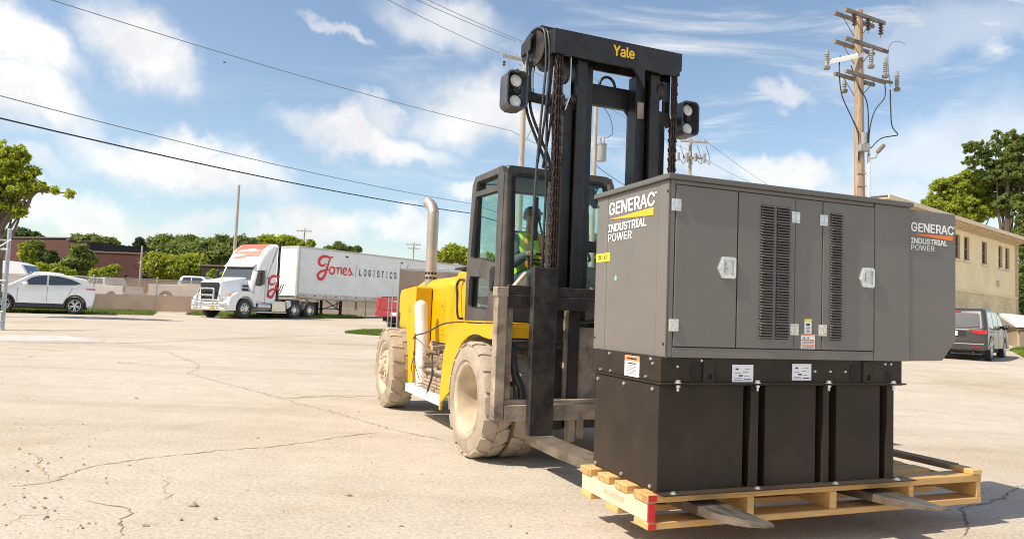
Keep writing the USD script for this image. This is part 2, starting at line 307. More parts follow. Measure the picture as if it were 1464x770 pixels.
look('rim_dusty', (0.56, 0.45, 0.31), 0.75, color2=(0.38, 0.295, 0.20), scale=6, dust=(0.50, 0.40, 0.285), dust_amt=0.55, bump=0.0008, bscale=60)
look('dark_hole', (0.02, 0.018, 0.015), 0.9)
look('exhaust_metal', (0.40, 0.35, 0.30), 0.42, 0.6, color2=(0.48, 0.41, 0.34), scale=5, dust=(.40, .33, .26), dust_amt=0.35)
look('white_post', (0.78, 0.75, 0.70), 0.5, color2=(0.66, 0.61, 0.54), scale=5, dust=(.55, .45, .34), dust_amt=0.38)
look('lamp_lens', (0.80, 0.76, 0.70), 0.15, color2=(0.62, 0.58, 0.52), scale=40, coat=0.6)
look('lamp_navy', (0.035, 0.045, 0.062), 0.42, dust=DUST, dust_amt=0.12, color2=(0.05, 0.06, 0.075), scale=8)
look('logo_yellow', (0.93, 0.55, 0.01), 0.5)
look('skin', (0.42, 0.23, 0.15), 0.55)
look('cap_grey', (0.20, 0.17, 0.16), 0.85)
look('shirt_grey', (0.14, 0.15, 0.17), 0.9, color2=(0.11, 0.12, 0.14), scale=12)
look('vest_lime', (0.55, 0.85, 0.03), 0.7)
look('vest_orange', (0.90, 0.28, 0.05), 0.7)
look('jeans_blue', (0.06, 0.08, 0.13), 0.9)
pane_look('cab_glass', (0.85, 0.94, 0.91), 0.02, 0.03)
look('amber_engine', (0.65, 0.28, 0.02), 0.5)
# ================================================================== pallet and generator: frame u along the long side, v away from the viewer
GEN_O, GEN_ROT = (0.8696, 4.0183, 0.0), 21.014
Z3 = (0, 0, 1)
# ---- pallet
pal = thing('wooden_pallet', 'long pine pallet with a red painted corner under the generator', 'pallet', GEN_O, GEN_ROT)
rng = random.Random(3)
PV = [(0, .145), (.225, .365), (.445, .585), (.665, .805)]
for i, (a, b) in enumerate(PV):
    x1 = 2.50 if i == 0 else (2.30 + rng.uniform(-.05, .05) if i < 3 else 2.02)
    x0 = -.092 + rng.uniform(-.006, .006)
    put('deck_board', cat(bx(x0, x1, a, b, .300, .345, .004)), L_['pine'], pal)
    put('board_end', bx(x0 - .0015, x0 + .002, a + .005, b - .005, .305, .340), L_['pine_end'], pal)
for i, (a, b) in enumerate([(-.085, -.045), (.575, .625), (1.19, 1.245), (1.84, 1.885), (2.455, 2.498)]):
    put('stringer', bx(a, b, .003 if i else .002, .802, .1955, .2995, .004), L_['pine_side' if i == 0 else 'pine'], pal)
for a, b in [(0.0, .145), (.33, .47), (.665, .805)]:
    put('bottom_board', bx(-.09, 2.50, a, b, .157, .195, .004), L_['pine'], pal)
put('cross_board', bx(2.40, 2.505, .16, .86, .3465, .385, .004), L_['brown_board'], pal)
put('cross_board', bx(2.41, 2.505, -.004, .158, .3465, .378, .004), L_['pine'], pal)
put('paint_mark', cat(bx(-.0865, -.043, -.0015, .01, .2, .297), bx(-.0845, -.035, -.0017, .01, .308, .342), bx(-.0845, -.035, -.0017, .01, .16, .188)), L_['red_mark'], pal)
put('stamp', text('HC H8200R', (-.0858, .50, .235), (0, -1, 0), Z3, width=.24, height=.032, bold=False, depth=.0006), L_['stamp_ink'], pal)

# ---- generator
G = thing('diesel_generator', 'dark grey enclosed industrial generator on a black fuel tank, strapped to no one and riding on a pallet', 'generator', GEN_O, GEN_ROT)
tag(G, 'dark grey enclosed industrial generator with black fuel tank base on a pallet')
Dp = .859
gp, gk = L_['grey_paint'], L_['black_paint']
put('enclosure_core', bx(.008, 1.828, .008, Dp - .006, 1.092, 2.086), L_['seam_black'], G)
# roof cap: top sheet with a turned down rim
put('roof_cap', cat(bx(-.022, 1.848, -.022, Dp + .02, 2.0885, 2.119, .004), bx(.3, 1.5, .2, .65, 2.118, 2.124, .002)), L_['grey_paint_lid'], G)
FR = lambda a, b, c, d, t=.012, y=0.0, ch=.0025: bx(a, b, y, y + t, c, d, ch)
put('corner_post', cat(FR(0, .038, 1.092, 2.0875), bx(0, .012, .0, .112, 1.09, 2.0875, .0025)), gp, G)
put('header_panel', FR(.0395, 1.524, 2.066, 2.0875), gp, G)
put('sill_panel', FR(.0395, 1.530, 1.091, 1.148), gp, G)
put('side_panel', FR(1.534, 1.838, 1.091, 2.0875), gp, G)
put('center_panel', FR(.896, 1.104, 1.153, 2.061), gp, G)
put('end_panel', bx(.001, .012, .1145, .712, 1.09, 2.0875, .0022), gp, G)
put('end_panel', bx(.0, .012, .7145, Dp, 1.09, 2.0875, .0022), gp, G)
put('rear_panel', cat(bx(.0, 1.838, Dp - .004, Dp + .002, 1.092, 2.0875), bx(1.828, 1.838, .012, Dp - .004, 1.092, 2.0875)), gp, G)
def hinge(parent, u, z):
    h = put('hinge', cat(FR(u - .031, u - .003, z - .034, z + .034, .005, -.0055, .001), FR(u + .003, u + .031, z - .034, z + .034, .005, -.0055, .001)), L_['handle_zinc'], parent)
    put('hinge_pin', cat(cyl((u, -.004, z - .034), (u, -.004, z + .034), .0055, n=8), *[cyl((u + sx * .019, -.005, z + sz * .021), (u + sx * .019, -.008, z + sz * .021), .005, n=8) for sx in (-1, 1) for sz in (-1, 1)]), L_['zinc'], h)
def handle(parent, u0, z0):
    # paddle latch: bevelled dish with a pointed left side, folding paddle inside
    w, h = .118, .116
    out = Polygon([(0, .048), (.028, h), (w - .008, h), (w, h - .008), (w, .008), (w - .008, 0), (.028, 0)]).buffer(.004)
    inn = Polygon([(.036, .018), (.036, h - .018), (w - .014, h - .018), (w - .014, .018)]).buffer(.004)
    p = put('latch', cat(slab(out.difference(inn), (u0, -.0015, z0), (1, 0, 0), Z3, -.004, .009), slab(out.buffer(-.006).difference(inn.buffer(-.002)), (u0, -.009, z0), (1, 0, 0), Z3, -.001, .004), slab(inn, (u0, -.0005, z0), (1, 0, 0), Z3, -.001, .003)), L_['handle_zinc'], parent)
    put('latch_paddle', cat(slab(Polygon([(.045, .032), (.052, h - .026), (w - .03, h - .026), (w - .03, .032)]), (u0, -.002, z0), (1, 0, 0), Z3, 0, .009), cyl((u0 + .066, -.010, z0 + .06), (u0 + .066, -.018, z0 + .06), .012, n=12), cyl((u0 + .02, -.013, z0 + .05), (u0 + .02, -.016, z0 + .05), .006, n=8)), L_['zinc'], parent)
def door(a, b, cols, hinges, latch):
    d = put('door', FR(a, b, 1.153, 2.061, .014, -.002), gp, G)
    for (ua, ub, z0, z1, groups) in cols:
        put('vent_opening', FR(ua, ub, z0, z1, .003, -.0035, .0), L_['vent_black'], d)
        rows = groups * 6; pitch = (z1 - z0) / rows
        for k in range(rows):
            zt = z1 - k * pitch; zb = zt - pitch
            if k % 6 == 5:     # plain bar between groups of five
                put('vent_bar', bx(ua - .002, ub + .002, -.0085, -.002, zb + .0055, zt - .0032, .001), gp, d); continue
            prof = Polygon([(0, 0), (.0105, -.0072), (.0135, -.0080), (.0135, -.0112), (.008, -.0100), (0, -.003)])
            put('louver', cat(slab(prof, (ub + .001, -.0032, zt), (0, -1, 0), Z3, 0, ub - ua + .002)), gp, d)
    for z in (1.945, 1.27): hinge(d, hinges, z)
    if latch: handle(d, *latch)
    return d
door(.044, .466, [], .044, (.333, 1.553))
door(.474, .891, [(.634, .729, 1.207, 2.0, 8), (.752, .848, 1.207, 2.0, 8)], .893, None)
door(1.109, 1.527, [(1.166, 1.258, 1.21, 1.997, 8)], 1.111, (1.402, 1.552))
# discharge hood
hp = Polygon([(1.8415, 1.093), (2.135, 1.098), (2.258, 1.232), (2.256, 2.076), (1.8415, 2.080)])
put('discharge_hood', cat(slab(hp, (0, 0, 0), (1, 0, 0), Z3, -.010, -.004), slab(hp, (0, Dp, 0), (1, 0, 0), Z3, .004, .010),
    slab(hp.difference(hp.buffer(-.006)), (0, 0, 0), (1, 0, 0), Z3, -(Dp - .004), -.010)), gp, G)
# lettering
def brand(o, ex, width, prints, swoosh):
    """Two lines of lettering and a wedge, laid from the lower left corner o along ex; width of the top word."""
    s = width / .545; ez = np.array(Z3, float); ex = np.array(ex, float); o = np.array(o, float)
    p = put('lettering', text('GENERAC', o + ez * .172 * s, ex, Z3, width=.545 * s, height=.078 * s), L_['white_print'], G)
    nrm = np.cross(ex, ez)
    put('swoosh', slab(Polygon([(0, .145 * s), (.535 * s, .115 * s), (.535 * s, .162 * s)]), o, ex, Z3, 0, .0012), L_[swoosh], G)
    put('lettering', text('INDUSTRIAL', o + ez * .062 * s, ex, Z3, width=.462 * s, height=.048 * s), L_['white_print'], G)
    put('lettering', text('POWER', o + ez * .0 * s, ex, Z3, width=.295 * s, height=.048 * s, bold=False), L_['white_print'], G)
    put('trademark_dot', slab(Point(0, 0).buffer(.006 * s), o + ex * .558 * s + ez * .245 * s, ex, Z3, 0, .001), L_['white_print'], G)
brand((-.0012, .698, 1.787), (0, -1, 0), .545, None, 'amber_print')
brand((1.848, .0028, 1.815), (1, 0, 0), .39, None, 'orange_print')
# stickers
st = put('sticker', bx(-.0022, .002, .672, .858, 1.662, 1.716), L_['label_yellow'], G, label='yellow sticker with black figures')
put('sticker_print', cat(text('120', (-.0024, .835, 1.678), (0, -1, 0), Z3, width=.05, height=.026), text('6.7', (-.0024, .745, 1.678), (0, -1, 0), Z3, width=.04, height=.024)), L_['label_ink'], st)
put('sticker', slab(Point(0, 0).buffer(.013, quad_segs=6).union(sbox(-.008, 0, .008, .02)), (-.0008, .586, 1.546), (0, -1, 0), Z3, 0, .0012), L_['green_dot'], G, label='small green sticker')
st = put('sticker', FR(.972, 1.026, 1.247, 1.336, .003, -.0015, 0), L_['label_white'], G)
put('sticker_print', cat(FR(.9722, 1.0258, 1.322, 1.3358, .002, -.0022, 0)), L_['label_yellow'], st)
put('sticker_print', cat(*[FR(.985, 1.013, 1.305 - k * .0085, 1.308 - k * .0085 + (.006 if k == 1 else 0), .002, -.0022, 0) for k in range(7)]), L_['label_ink'], st)
st = put('sticker', FR(.946, 1.054, 1.156, 1.243, .003, -.0015, 0), L_['label_white'], G)
put('sticker_print', cat(*[FR(.9465, 1.0535, z, z + .006, .002, -.0022, 0) for z in (1.236, 1.203, 1.177)]), L_['label_orange'], st)
put('sticker_print', cat(slab(Polygon([(0, 0), (.012, 0), (.006, .011)]), (.964, -.0022, 1.217), (1, 0, 0), Z3, 0, .001), slab(Point(0, 0).buffer(.005), (1.0, -.0022, 1.222), (1, 0, 0), Z3, 0, .001), *[FR(.955, 1.045, z, z + .0022, .002, -.0022, 0) for z in (1.196, 1.190, 1.170, 1.165, 1.160, 1.210)]), L_['label_ink'], st)
for v, z in ((.006, 2.022), (.872, 2.035), (.016, 1.163), (.845, 1.165)):
    put('rivet', cyl((.002, min(v + .012, .845), z), (-.0035, min(v + .012, .845), z), .0075, n=10), L_['vent_black'], G)
# base frame (skid) between cabinet and tank
put('skid_rail', cat(bx(-.018, 1.79, .018, .026, .952, 1.0905), bx(-.018, -.010, .0265, .83, .952, 1.0905), bx(1.782, 1.79, .0265, .83, .952, 1.0905), bx(-.018, 1.79, .822, .83, .952, 1.0905), bx(-.009, 1.781, .027, .1, 1.082, 1.0895)), gk, G)
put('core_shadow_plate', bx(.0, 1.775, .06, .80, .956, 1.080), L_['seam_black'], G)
def bracket(u0, hole):
    b = put('lifting_bracket', slab(Polygon([(0, 0), (.07, 0), (.07, .128), (0, .128)]).difference(Point(.045, .03).buffer(.02)), (u0, .013, .953), (1, 0, 0), Z3, -.004, .006), gk, G)
    return b
bracket(.256, 0); bracket(1.452, 0)
for (u, z, rx, rz) in ((.205, 1.015, .03, .048), (.345, .99, .022, .026), (1.388, 1.015, .036, .052), (1.676, .995, .026, .034)):
    put('cable_hole', slab(affinity.scale(Point(0, 0).buffer(1.0), rx, rz), (u, .0165, z), (1, 0, 0), Z3, 0, .0016), L_['dark_hole'], G)
for (u, z) in ((.085, 1.04), (.245, 1.075), (1.07, 1.02), (1.19, 1.02), (1.64, 1.07), (1.69, 1.07), (1.31, 1.02)):
    put('bolt', cyl((u, .018, z), (u, .008, z), .0095, .007, n=8), L_['zinc'], G)
for (v, z) in ((.711, .965), (.582, .967), (.096, 1.05), (.166, .971), (.60, 1.075), (.12, 1.075)):
    put('bolt', cyl((-.018, v, z), (-.028, v, z), .0095, .007, n=8), L_['zinc'], G)
st = put('rating_plate', bx(-.0205, -.017, .243, .410, .956, 1.078), L_['label_white'], G)
put('plate_print', cat(bx(-.0212, -.018, .2435, .4095, 1.045, 1.0775)), L_['label_orange'], st)
put('plate_print', cat(bx(-.0218, -.019, .27, .385, 1.055, 1.066), *[bx(-.0212, -.018, .27, .385 - .03 * (k % 2), 1.02 - k * .008, 1.023 - k * .008) for k in range(7)], *[bx(-.0212, -.018, .28, .37, 1.028, 1.036)]), L_['label_ink'], st)
for (a, b, z0, z1) in ((.462, .611, .955, 1.055), (.899, 1.044, .965, 1.064)):
    st = put('rating_plate', FR(a, b, z0, z1, .003, .0155, 0), L_['label_white'], G)
    w = b - a
    put('plate_print', cat(*[FR(a + w * q, a + w * e, z0 + (z1 - z0) * r, z0 + (z1 - z0) * r + .0025 + t, .002, .0148, 0) for q, e, r, t in ((.15, .3, .7, .006), (.1, .45, .2, 0), (.1, .5, .1, 0), (.55, .9, .12, .003), (.1, .4, .5, 0), (.5, .75, .55, 0), (.3, .5, .32, .006), (.55, .8, .32, 0), (.6, .85, .72, 0))]), L_['label_ink'], st)
# tank
put('tank_flange', cat(bx(-.032, 1.806, -.006, .80, .940, .9495), bx(-.018, 1.80, .02, .80, .9345, .939)), gk, G)
TU0, TU1, TV1 = -.020, 1.79, .768
put('fuel_tank', bx(TU0, TU1 - .004, .085, TV1, .3525, .9335, .003), gk, G)
slots = ((.548, .594, .650, .706), (1.087, 1.137, 1.183, 1.25), (1.607, 1.657, 1.715, 1.784))
edges = [TU0] + [q for s_ in slots for q in (s_[0], s_[3])] + [TU1 - .004]
for k in range(0, 6, 2):
    put('tank_panel', cat(bx(edges[k], edges[k + 1], .0205, .0265, .3525, .9335, .002), bx(edges[k + 1] - .005, edges[k + 1], .0266, .084, .3525, .9335), bx(edges[k], edges[k] + .005, .0266, .084, .3525, .9335)), gk, G)
put('tank_end_sheet', bx(TU0 - .004, TU0 - .0005, .022, TV1, .3525, .9335, .0012), L_['black_paint'], G)
for a, b, c, d in slots:
    put('stiffener_channel', cat(bx(b, c, .012, .018, .353, .9335), bx(b, b + .005, .0181, .084, .353, .9335), bx(c - .005, c, .0181, .084, .353, .9335)), gk, G)
    for z in (.42, .58, .72, .86):
        put('bolt', cyl(((a + b) / 2 - .004, .084, z), ((a + b) / 2 - .004, .07, z), .008, n=8), L_['black_paint'], G)
put('tank_foot', cat(bx(-.03, 1.835, -.055, .05, .3455, .352)), gk, G)
for u in (.083, .631, 1.168, 1.697):
    b = put('bolt', cat(cyl((u, -.0, .9495), (u, -.0, .966), .0135, n=6), cyl((u, -.0, .938), (u, -.0, .925), .0135, n=6), cyl((u, -.0, .925), (u, -.0, .905), .0075, n=8), cyl((u, 0, .9495), (u, 0, .953), .02, n=12)), L_['zinc'], G)
for u in (.05, 1.70, 1.2, .62):
    put('bolt', cat(cyl((u, -.03, .352), (u, -.03, .364), .012, n=6), cyl((u, -.03, .352), (u, -.03, .355), .02, n=12)), L_['zinc'], G)
for v, z in ((.727, .905), (.397, .908), (.08, .91), (.729, .372), (.399, .372), (.082, .372)):
    put('bolt', cat(cyl((TU0 - .004, v, z), (TU0 - .013, v, z), .0115, n=6), cyl((TU0 - .013, v, z), (TU0 - .018, v, z), .006, n=8)), L_['zinc'], G)

# ================================================================== forklift: x to its left side's right, y towards its tail, origin under the drive axle
_c, _s = math.cos(math.radians(GEN_ROT)), math.sin(math.radians(GEN_ROT))
FK_O = (GEN_O[0] + .92 * _c - 2.87 * _s, GEN_O[1] + .92 * _s + 2.87 * _c, 0.0); FK_ROT = GEN_ROT + 1.605
FK = thing('forklift_truck', 'large yellow forklift truck with black mast and dusty tyres lifting the generator', 'forklift', FK_O, FK_ROT)
mb, cb, yp, ds = L_['mast_black'], L_['carriage_black'], L_['yellow_paint'], L_['dusty_steel']
def wheel(cx, cy, w, R, front, outer=1, inner_only=False):
    """Lug tyre; the outer side faces -x when outer is 1."""
    o = -outer; axis = (o, 0, 0); c0 = np.array([cx, cy, R])
    Rb = R - .011
    prof = [(R * .62, -w / 2), (R * .70, -w / 2 - .008), (R * .86, -w / 2 - .006), (Rb - .012, -w / 2 + .018), (Rb, -w / 2 + .05), (Rb, w / 2 - .05), (Rb - .012, w / 2 - .018), (R * .86, w / 2 + .006), (R * .70, w / 2 + .008), (R * .645, w / 2 + .002), (R * .62, w / 2 - .012)]
    ms = [lathe(prof, c0, axis, 56)]
    nl = 17
    for side in (-1, 1):
        for k in range(nl):
            a = (k + (.5 if side > 0 else 0)) * 2 * PI / nl; P = []
            for (ax, half, r0, r1) in ((side * (w / 2 + .001), .135, R * .945, R - .014), (side * (w / 2 - .03), .145, R * .93, R), (side * .006, .12, Rb - .01, R), (side * w * .30, .15, Rb - .01, R)):
                for da in (-half, half):
                    for r in (r0, r1):
                        t = a + da + (0.06 if abs(ax) < .05 else 0)
                        P.append(c0 + np.array([o * ax, math.cos(t) * r, math.sin(t) * r]))
            ms.append(hull(P))
    wh = put('wheel', lathe([(R * .60, -w / 2 + .02), (R * .625, -w / 2 - .003), (R * .64, w / 2 - .001), (R * .60, w / 2 - .004), (R * .565, w / 2 - .018)], c0, axis, 48), L_['rim_dusty'], FK, smooth=40)
    put('tyre', cat(*ms), L_['tyre_dusty'], wh, smooth=35)
    put('tyre_bead', lathe([(R * .655, w / 2 + .001), (R * .675, w / 2 + .014), (R * .70, w / 2 + .009)], c0, axis, 48), L_['tyre_dusty'], wh, smooth=True)
    if inner_only: return wh
    if front:   # deep dished rim
        put('rim', lathe([(R * .57, w / 2 - .012), (R * .545, w / 2 - .03), (R * .52, w / 2 - .10), (R * .50, w / 2 - .19), (R * .47, w / 2 - .215), (R * .30, w / 2 - .225), (.001, w / 2 - .225)], c0, axis, 48), L_['rim_dusty'], wh, smooth=40)
        put('lug_nut', cat(*[cyl(c0 + [o * (w / 2 - .225), .17 * math.cos(a), .17 * math.sin(a)], c0 + [o * (w / 2 - .19), .17 * math.cos(a), .17 * math.sin(a)], .016, n=6) for a in np.arange(8) * PI / 4]), L_['rim_dusty'], wh)
    else:
        put('rim', lathe([(R * .57, w / 2 - .012), (R * .54, w / 2 - .03), (R * .50, w / 2 - .075), (R * .44, w / 2 - .055), (R * .40, w / 2 - .006), (R * .36, w / 2 + .006), (R * .20, w / 2 + .012), (.001, w / 2 + .012)], c0, axis, 48), L_['rim_dusty'], wh, smooth=30)
        put('hub', lathe([(.095, w / 2 + .010), (.09, w / 2 + .05), (.075, w / 2 + .065), (.05, w / 2 + .067), (.045, w / 2 + .05), (.001, w / 2 + .05)], c0, axis, 28), L_['rim_dusty'], wh, smooth=30)
        for a in np.arange(8) * PI / 4 + .2:
            put('lug_nut', cyl(c0 + [o * (w / 2 + .008), .145 * math.cos(a), .145 * math.sin(a)], c0 + [o * (w / 2 + .034), .145 * math.cos(a), .145 * math.sin(a)], .019, .016, n=6), L_['rim_dusty'], wh)
        put('rim_hole', cat(*[cyl(c0 + [o * (w / 2 + .004), .175 * math.cos(a), .175 * math.sin(a)], c0 + [o * (w / 2 + .0095), .175 * math.cos(a), .175 * math.sin(a)], .015, n=10) for a in np.arange(4) * PI / 2 + .6]), L_['dark_hole'], wh)
    return wh
RF, RR = .5175, .527
for s in (1, -1):
    wheel(-s * 1.035, 0, .255, RF, True, s); wheel(-s * .745, 0, .25, RF, True, s, inner_only=True)
    wheel(-s * 1.00, 3.37, .30, RR, False, s)
put('axle', cat(cyl((-.9, 0, RF), (.9, 0, RF), .11, n=20), cyl((-.9, 3.37, RR), (.9, 3.37, RR), .09, n=20), balls([(-.15, 0, RF), (.15, 0, RF)], .22)), L_['dusty_steel'], FK, smooth=40)
put('chassis', cat(bx(-.56, .56, .25, 3.9, .48, .95, .02), bx(-.66, .66, .9, 2.7, .40, .62, .02)), L_['dusty_steel'], FK)
# ---- fenders
def fender(sx):
    o = Polygon([(-.46, 1.09), (-.46, 1.205), (.70, 1.185), (.86, 1.10), (1.03, .86), (1.10, .42), (1.10, .27), (1.06, .27)] + [(1.06 * 1.0, .35)] + [(.05 + .72 * math.cos(a), .50 + .60 * math.sin(a)) for a in np.radians(np.arange(0, 112, 8))] + [(-.30, 1.07)])
    o = o.buffer(0)
    f = put('fender', cat(slab(o, (sx * 1.05, 0, 0), (0, 1, 0), Z3, -.018 if sx < 0 else -.002, .002 if sx < 0 else .018)), yp, FK)
    # top sheet and inner arch
    put('fender_top', cat(hull([(sx * 1.046, -.455, 1.186), (sx * 1.046, .70, 1.168), (sx * .60, -.455, 1.186), (sx * .60, .70, 1.168), (sx * 1.046, -.455, 1.200), (sx * 1.046, .70, 1.180), (sx * .60, -.455, 1.206), (sx * .60, .70, 1.186)]),
        hull([(sx * 1.046, .70, 1.168), (sx * 1.046, .86, 1.085), (sx * .60, .70, 1.168), (sx * .60, .86, 1.085), (sx * 1.046, .70, 1.18), (sx * 1.046, .872, 1.095), (sx * .60, .70, 1.183), (sx * .60, .875, 1.098)]),
        bx(sx * 1.046, sx * .60, -.46, -.44, 1.09, 1.186)), yp, FK)
    put('wheel_arch', cat(*[hull([(x, .05 + r * math.cos(q), .50 + r2 * math.sin(q)) for x in (sx * 1.030, sx * .62) for (r, r2) in ((.72, .60), (.735, .615)) for q in (a, a + .15)]) for a in np.arange(0.05, 1.8, .15)]), L_['dusty_steel'], FK)
fender(-1); fender(1)
put('fender_step', cat(bx(-1.046, -.60, -.1, .70, 1.207, 1.214)), L_['yellow_paint'], FK)
# ---- engine hood, counterweight, cowl
def lo(prof, x, r): return balls([(sx * (x - r), y, z) for sx in (-1, 1) for y, z in prof], r)
put('engine_hood', lo([(2.05, .92), (2.05, 1.56), (3.30, 1.55), (4.06, 1.42), (4.10, 1.10), (3.9, .95)], .742, .165), yp, FK, smooth=25)
put('cowl', lo([(1.56, 1.0), (1.56, 1.70), (1.80, 1.735), (2.04, 1.62), (2.06, 1.0)], .672, .05), yp, FK, smooth=25)
put('hood_panel', slab(Polygon([(2.12, .98), (2.10, 1.40), (3.25, 1.34), (3.92, 1.25), (3.96, .98)]).buffer(.03), (-.741, 0, 0), (0, 1, 0), Z3, -.004, .006), L_['yellow_panel'], FK)
put('hood_panel', slab(Polygon([(2.12, .98), (2.10, 1.40), (3.25, 1.34), (3.92, 1.25), (3.96, .98)]).buffer(.03), (.741, 0, 0), (0, 1, 0), Z3, -.006, .004), L_['yellow_panel'], FK)
cw = Polygon([(2.60, .26), (2.80, .26), (2.90, .75), (3.03, 1.06), (3.22, 1.20), (3.42, 1.26), (3.44, 1.48), (3.36, 1.56), (2.60, 1.60)]).buffer(-.03).buffer(.03)
put('rear_fender', slab(cw, (-.76, 0, 0), (0, 1, 0), Z3, -.20, .0), yp, FK); put('rear_fender', slab(cw, (.76, 0, 0), (0, 1, 0), Z3, .0, .20), yp, FK)
put('counterweight', lo([(3.2, 1.12), (3.2, 1.40), (4.10, 1.34), (4.16, 1.10)], .765, .13), yp, FK, smooth=25)
put('counterweight_core', balls([(sx * .55, y, z) for sx in (-1, 1) for y, z in ((3.2, .6), (3.95, .6), (4.05, 1.2), (3.2, 1.2))], .06), ds, FK, smooth=25)
put('hood_vent_slot', cat(*[bx(-.753, -.735, 3.42 + .07 * k, 3.45 + .07 * k, 1.06, 1.22, .002) for k in range(6)]), L_['dark_hole'], FK)
put('reflector', cat(cyl((-.955, 2.9, 1.30), (-.966, 2.9, 1.30), .035, n=16)), L_['label_orange'], FK)
put('hood_latch', cat(bx(-.752, -.735, 2.6, 2.72, 1.02, 1.06, .004)), L_['hose_rubber'], FK)
for y_, z_ in ((2.16, 1.36), (2.16, 1.02), (3.9, 1.22), (3.92, 1.0), (3.0, 1.34)): put('hood_bolt', cyl((-.742, y_, z_), (-.752, y_, z_), .012, n=8), L_['dusty_steel'], FK)
for q in ((-.74, -.72), (.72, .74)): put('arch_liner', bx(*q, 2.85, 4.0, .5, 1.15), L_['dusty_steel'], FK)
put('hood_seam', cat(bx(-.675, -.66, 1.79, 1.80, 1.0, 1.70)), L_['dark_hole'], FK)
# exhaust stack with perforated base
ex = curve([(-.675, 2.98, 1.60), (-.675, 2.98, 1.9), (-.675, 2.98, 2.50), (-.675, 3.0, 2.62), (-.69, 3.06, 2.70), (-.71, 3.13, 2.745)], 6)
es = put('exhaust_stack', tube(ex, .074, 20), L_['exhaust_metal'], FK, smooth=50)
put('exhaust_mouth', tube(ex[-2:] + np.array([[0, 0, 0], [-.003, .012, .006]]), .062, 18), L_['dark_hole'], es)
for r_ in range(2):
    for k in range(10):
        a = (k + .5 * r_) * 2 * PI / 10; z = 1.685 + .062 * r_ + .04
        d = np.array([math.cos(a), math.sin(a), 0]); c = np.array([-.675, 2.98, z])
        put('vent_hole', cyl(c + d * .068, c + d * .0752, .019, n=10), L_['dark_hole'], es)
# white guard post, steps and stacked wood
wp_ = put('guard_post', cat(cyl((-.965, 2.13, .44), (-.965, 2.34, 1.34), .078, n=22), balls([(-.965, 2.34, 1.345)], .078)), L_['white_post'], FK, smooth=40)
put('strap', tube(curve([(-1.05, 2.32, .95), (-1.06, 2.15, 1.0), (-1.03, 1.8, 1.05), (-.98, 1.35, 1.16), (-.8, 1.1, 1.2)], 5), .009, 6), L_['hose_rubber'], FK)
put('strap', tube(curve([(-1.05, 2.24, 1.02), (-1.055, 2.2, .8), (-1.06, 2.3, .6), (-1.05, 2.12, .42)], 5), .006, 6), L_['hose_rubber'], FK)
put('strap', tube(curve([(-1.05, 1.5, .82), (-1.062, 1.42, .60), (-1.06, 1.55, .44), (-1.05, 1.62, .37)], 5), .012, 6), L_['hose_rubber'], FK)
put('strap', tube(curve([(-1.055, 2.28, .80), (-1.06, 2.1, .62), (-1.055, 1.95, .50)], 5), .005, 6), L_['hose_rubber'], FK)
put('step', cat(bx(-1.06, -.70, 1.12, 2.55, .36, .40, .006), bx(-1.06, -1.02, 1.12, 2.55, .30, .36, .006)), L_['white_post'], FK)
put('step', bx(-1.045, -.68, 1.15, 2.05, .62, .65, .006), ds, FK)
rw = random.Random(11)
for k in range(5):
    z = .405 + k * .043; y1 = 2.06 - k * .03
    put('wood_plank', bx(-1.02 + rw.uniform(0, .03), -.72, 1.13 + rw.uniform(0, .05), y1, z, z + .038, .004), L_['old_wood'], FK)
for k in range(16):
    w, l, h = rw.uniform(.05, .09), rw.uniform(.22, .42), rw.uniform(.04, .07)
    y, z = rw.uniform(1.3, 2.0), .68 + (k // 4) * .075
    a = rw.uniform(-.5, .5); b = rw.uniform(-.25, .25)
    m = bx(-l / 2, l / 2, -w / 2, w / 2, -h / 2, h / 2, .004); ca, sa, cb_, sb = math.cos(a), math.sin(a), math.cos(b), math.sin(b)
    Rm = np.array([[ca, -sa, 0], [sa, ca, 0], [0, 0, 1]]) @ np.array([[cb_, 0, sb], [0, 1, 0], [-sb, 0, cb_]])
    put('wood_block', moved(m, (-.88, y, z), R=Rm), L_['old_wood'], FK)
# ---- cab
X0, X1, Y0, Y1 = -.64, .575, .50, 1.52
cg = L_['cab_grey']
def holes(outer, hs): 
    for h in hs: outer = outer.difference(h)
    return outer
side_out = Polygon([(Y0 + .02, 1.20), (Y0 - .0, 2.70), (Y0 + .06, 2.80), (Y1 - .16, 2.81), (Y1 - .07, 2.72), (Y1 + .02, 1.80), (Y1 + .02, 1.20)])
win_top = Polygon([(.66, 2.615), (.67, 2.735), (1.30, 2.745), (1.33, 2.635)]).buffer(-.02).buffer(.02)
win_main = Polygon([(.66, 1.80), (.655, 2.56), (1.335, 2.58), (1.43, 1.90), (1.12, 1.875), (.82, 1.83)]).buffer(-.03).buffer(.03)
win_low = Polygon([(.83, 1.33), (.80, 1.62), (1.1, 1.685), (1.43, 1.70), (1.45, 1.35)]).buffer(-.04).buffer(.04)
for sx, xx in ((-1, X0), (1, X1)):
    cf = put('cab_side_frame', slab(holes(side_out, [win_top, win_main, win_low]), (xx, 0, 0), (0, 1, 0), Z3, -.035, .0) if sx < 0 else slab(holes(side_out, [win_top, win_main, win_low]), (xx, 0, 0), (0, 1, 0), Z3, .0, .035), cg, FK)
    for w in (win_top, win_main, win_low):
        put('window_seal', slab(w.buffer(.022).difference(w.buffer(-.012)), (xx, 0, 0), (0, 1, 0), Z3, -.008 if sx < 0 else .0, .006 if sx < 0 else .006), L_['interior_black'], cf)
        put('window_pane', slab(w.buffer(-.004), (xx - sx * .02, 0, 0), (0, 1, 0), Z3, 0, .005), L_['cab_glass'], FK)
front_out = rrect(X0, X1, 1.22, 2.80, .07)
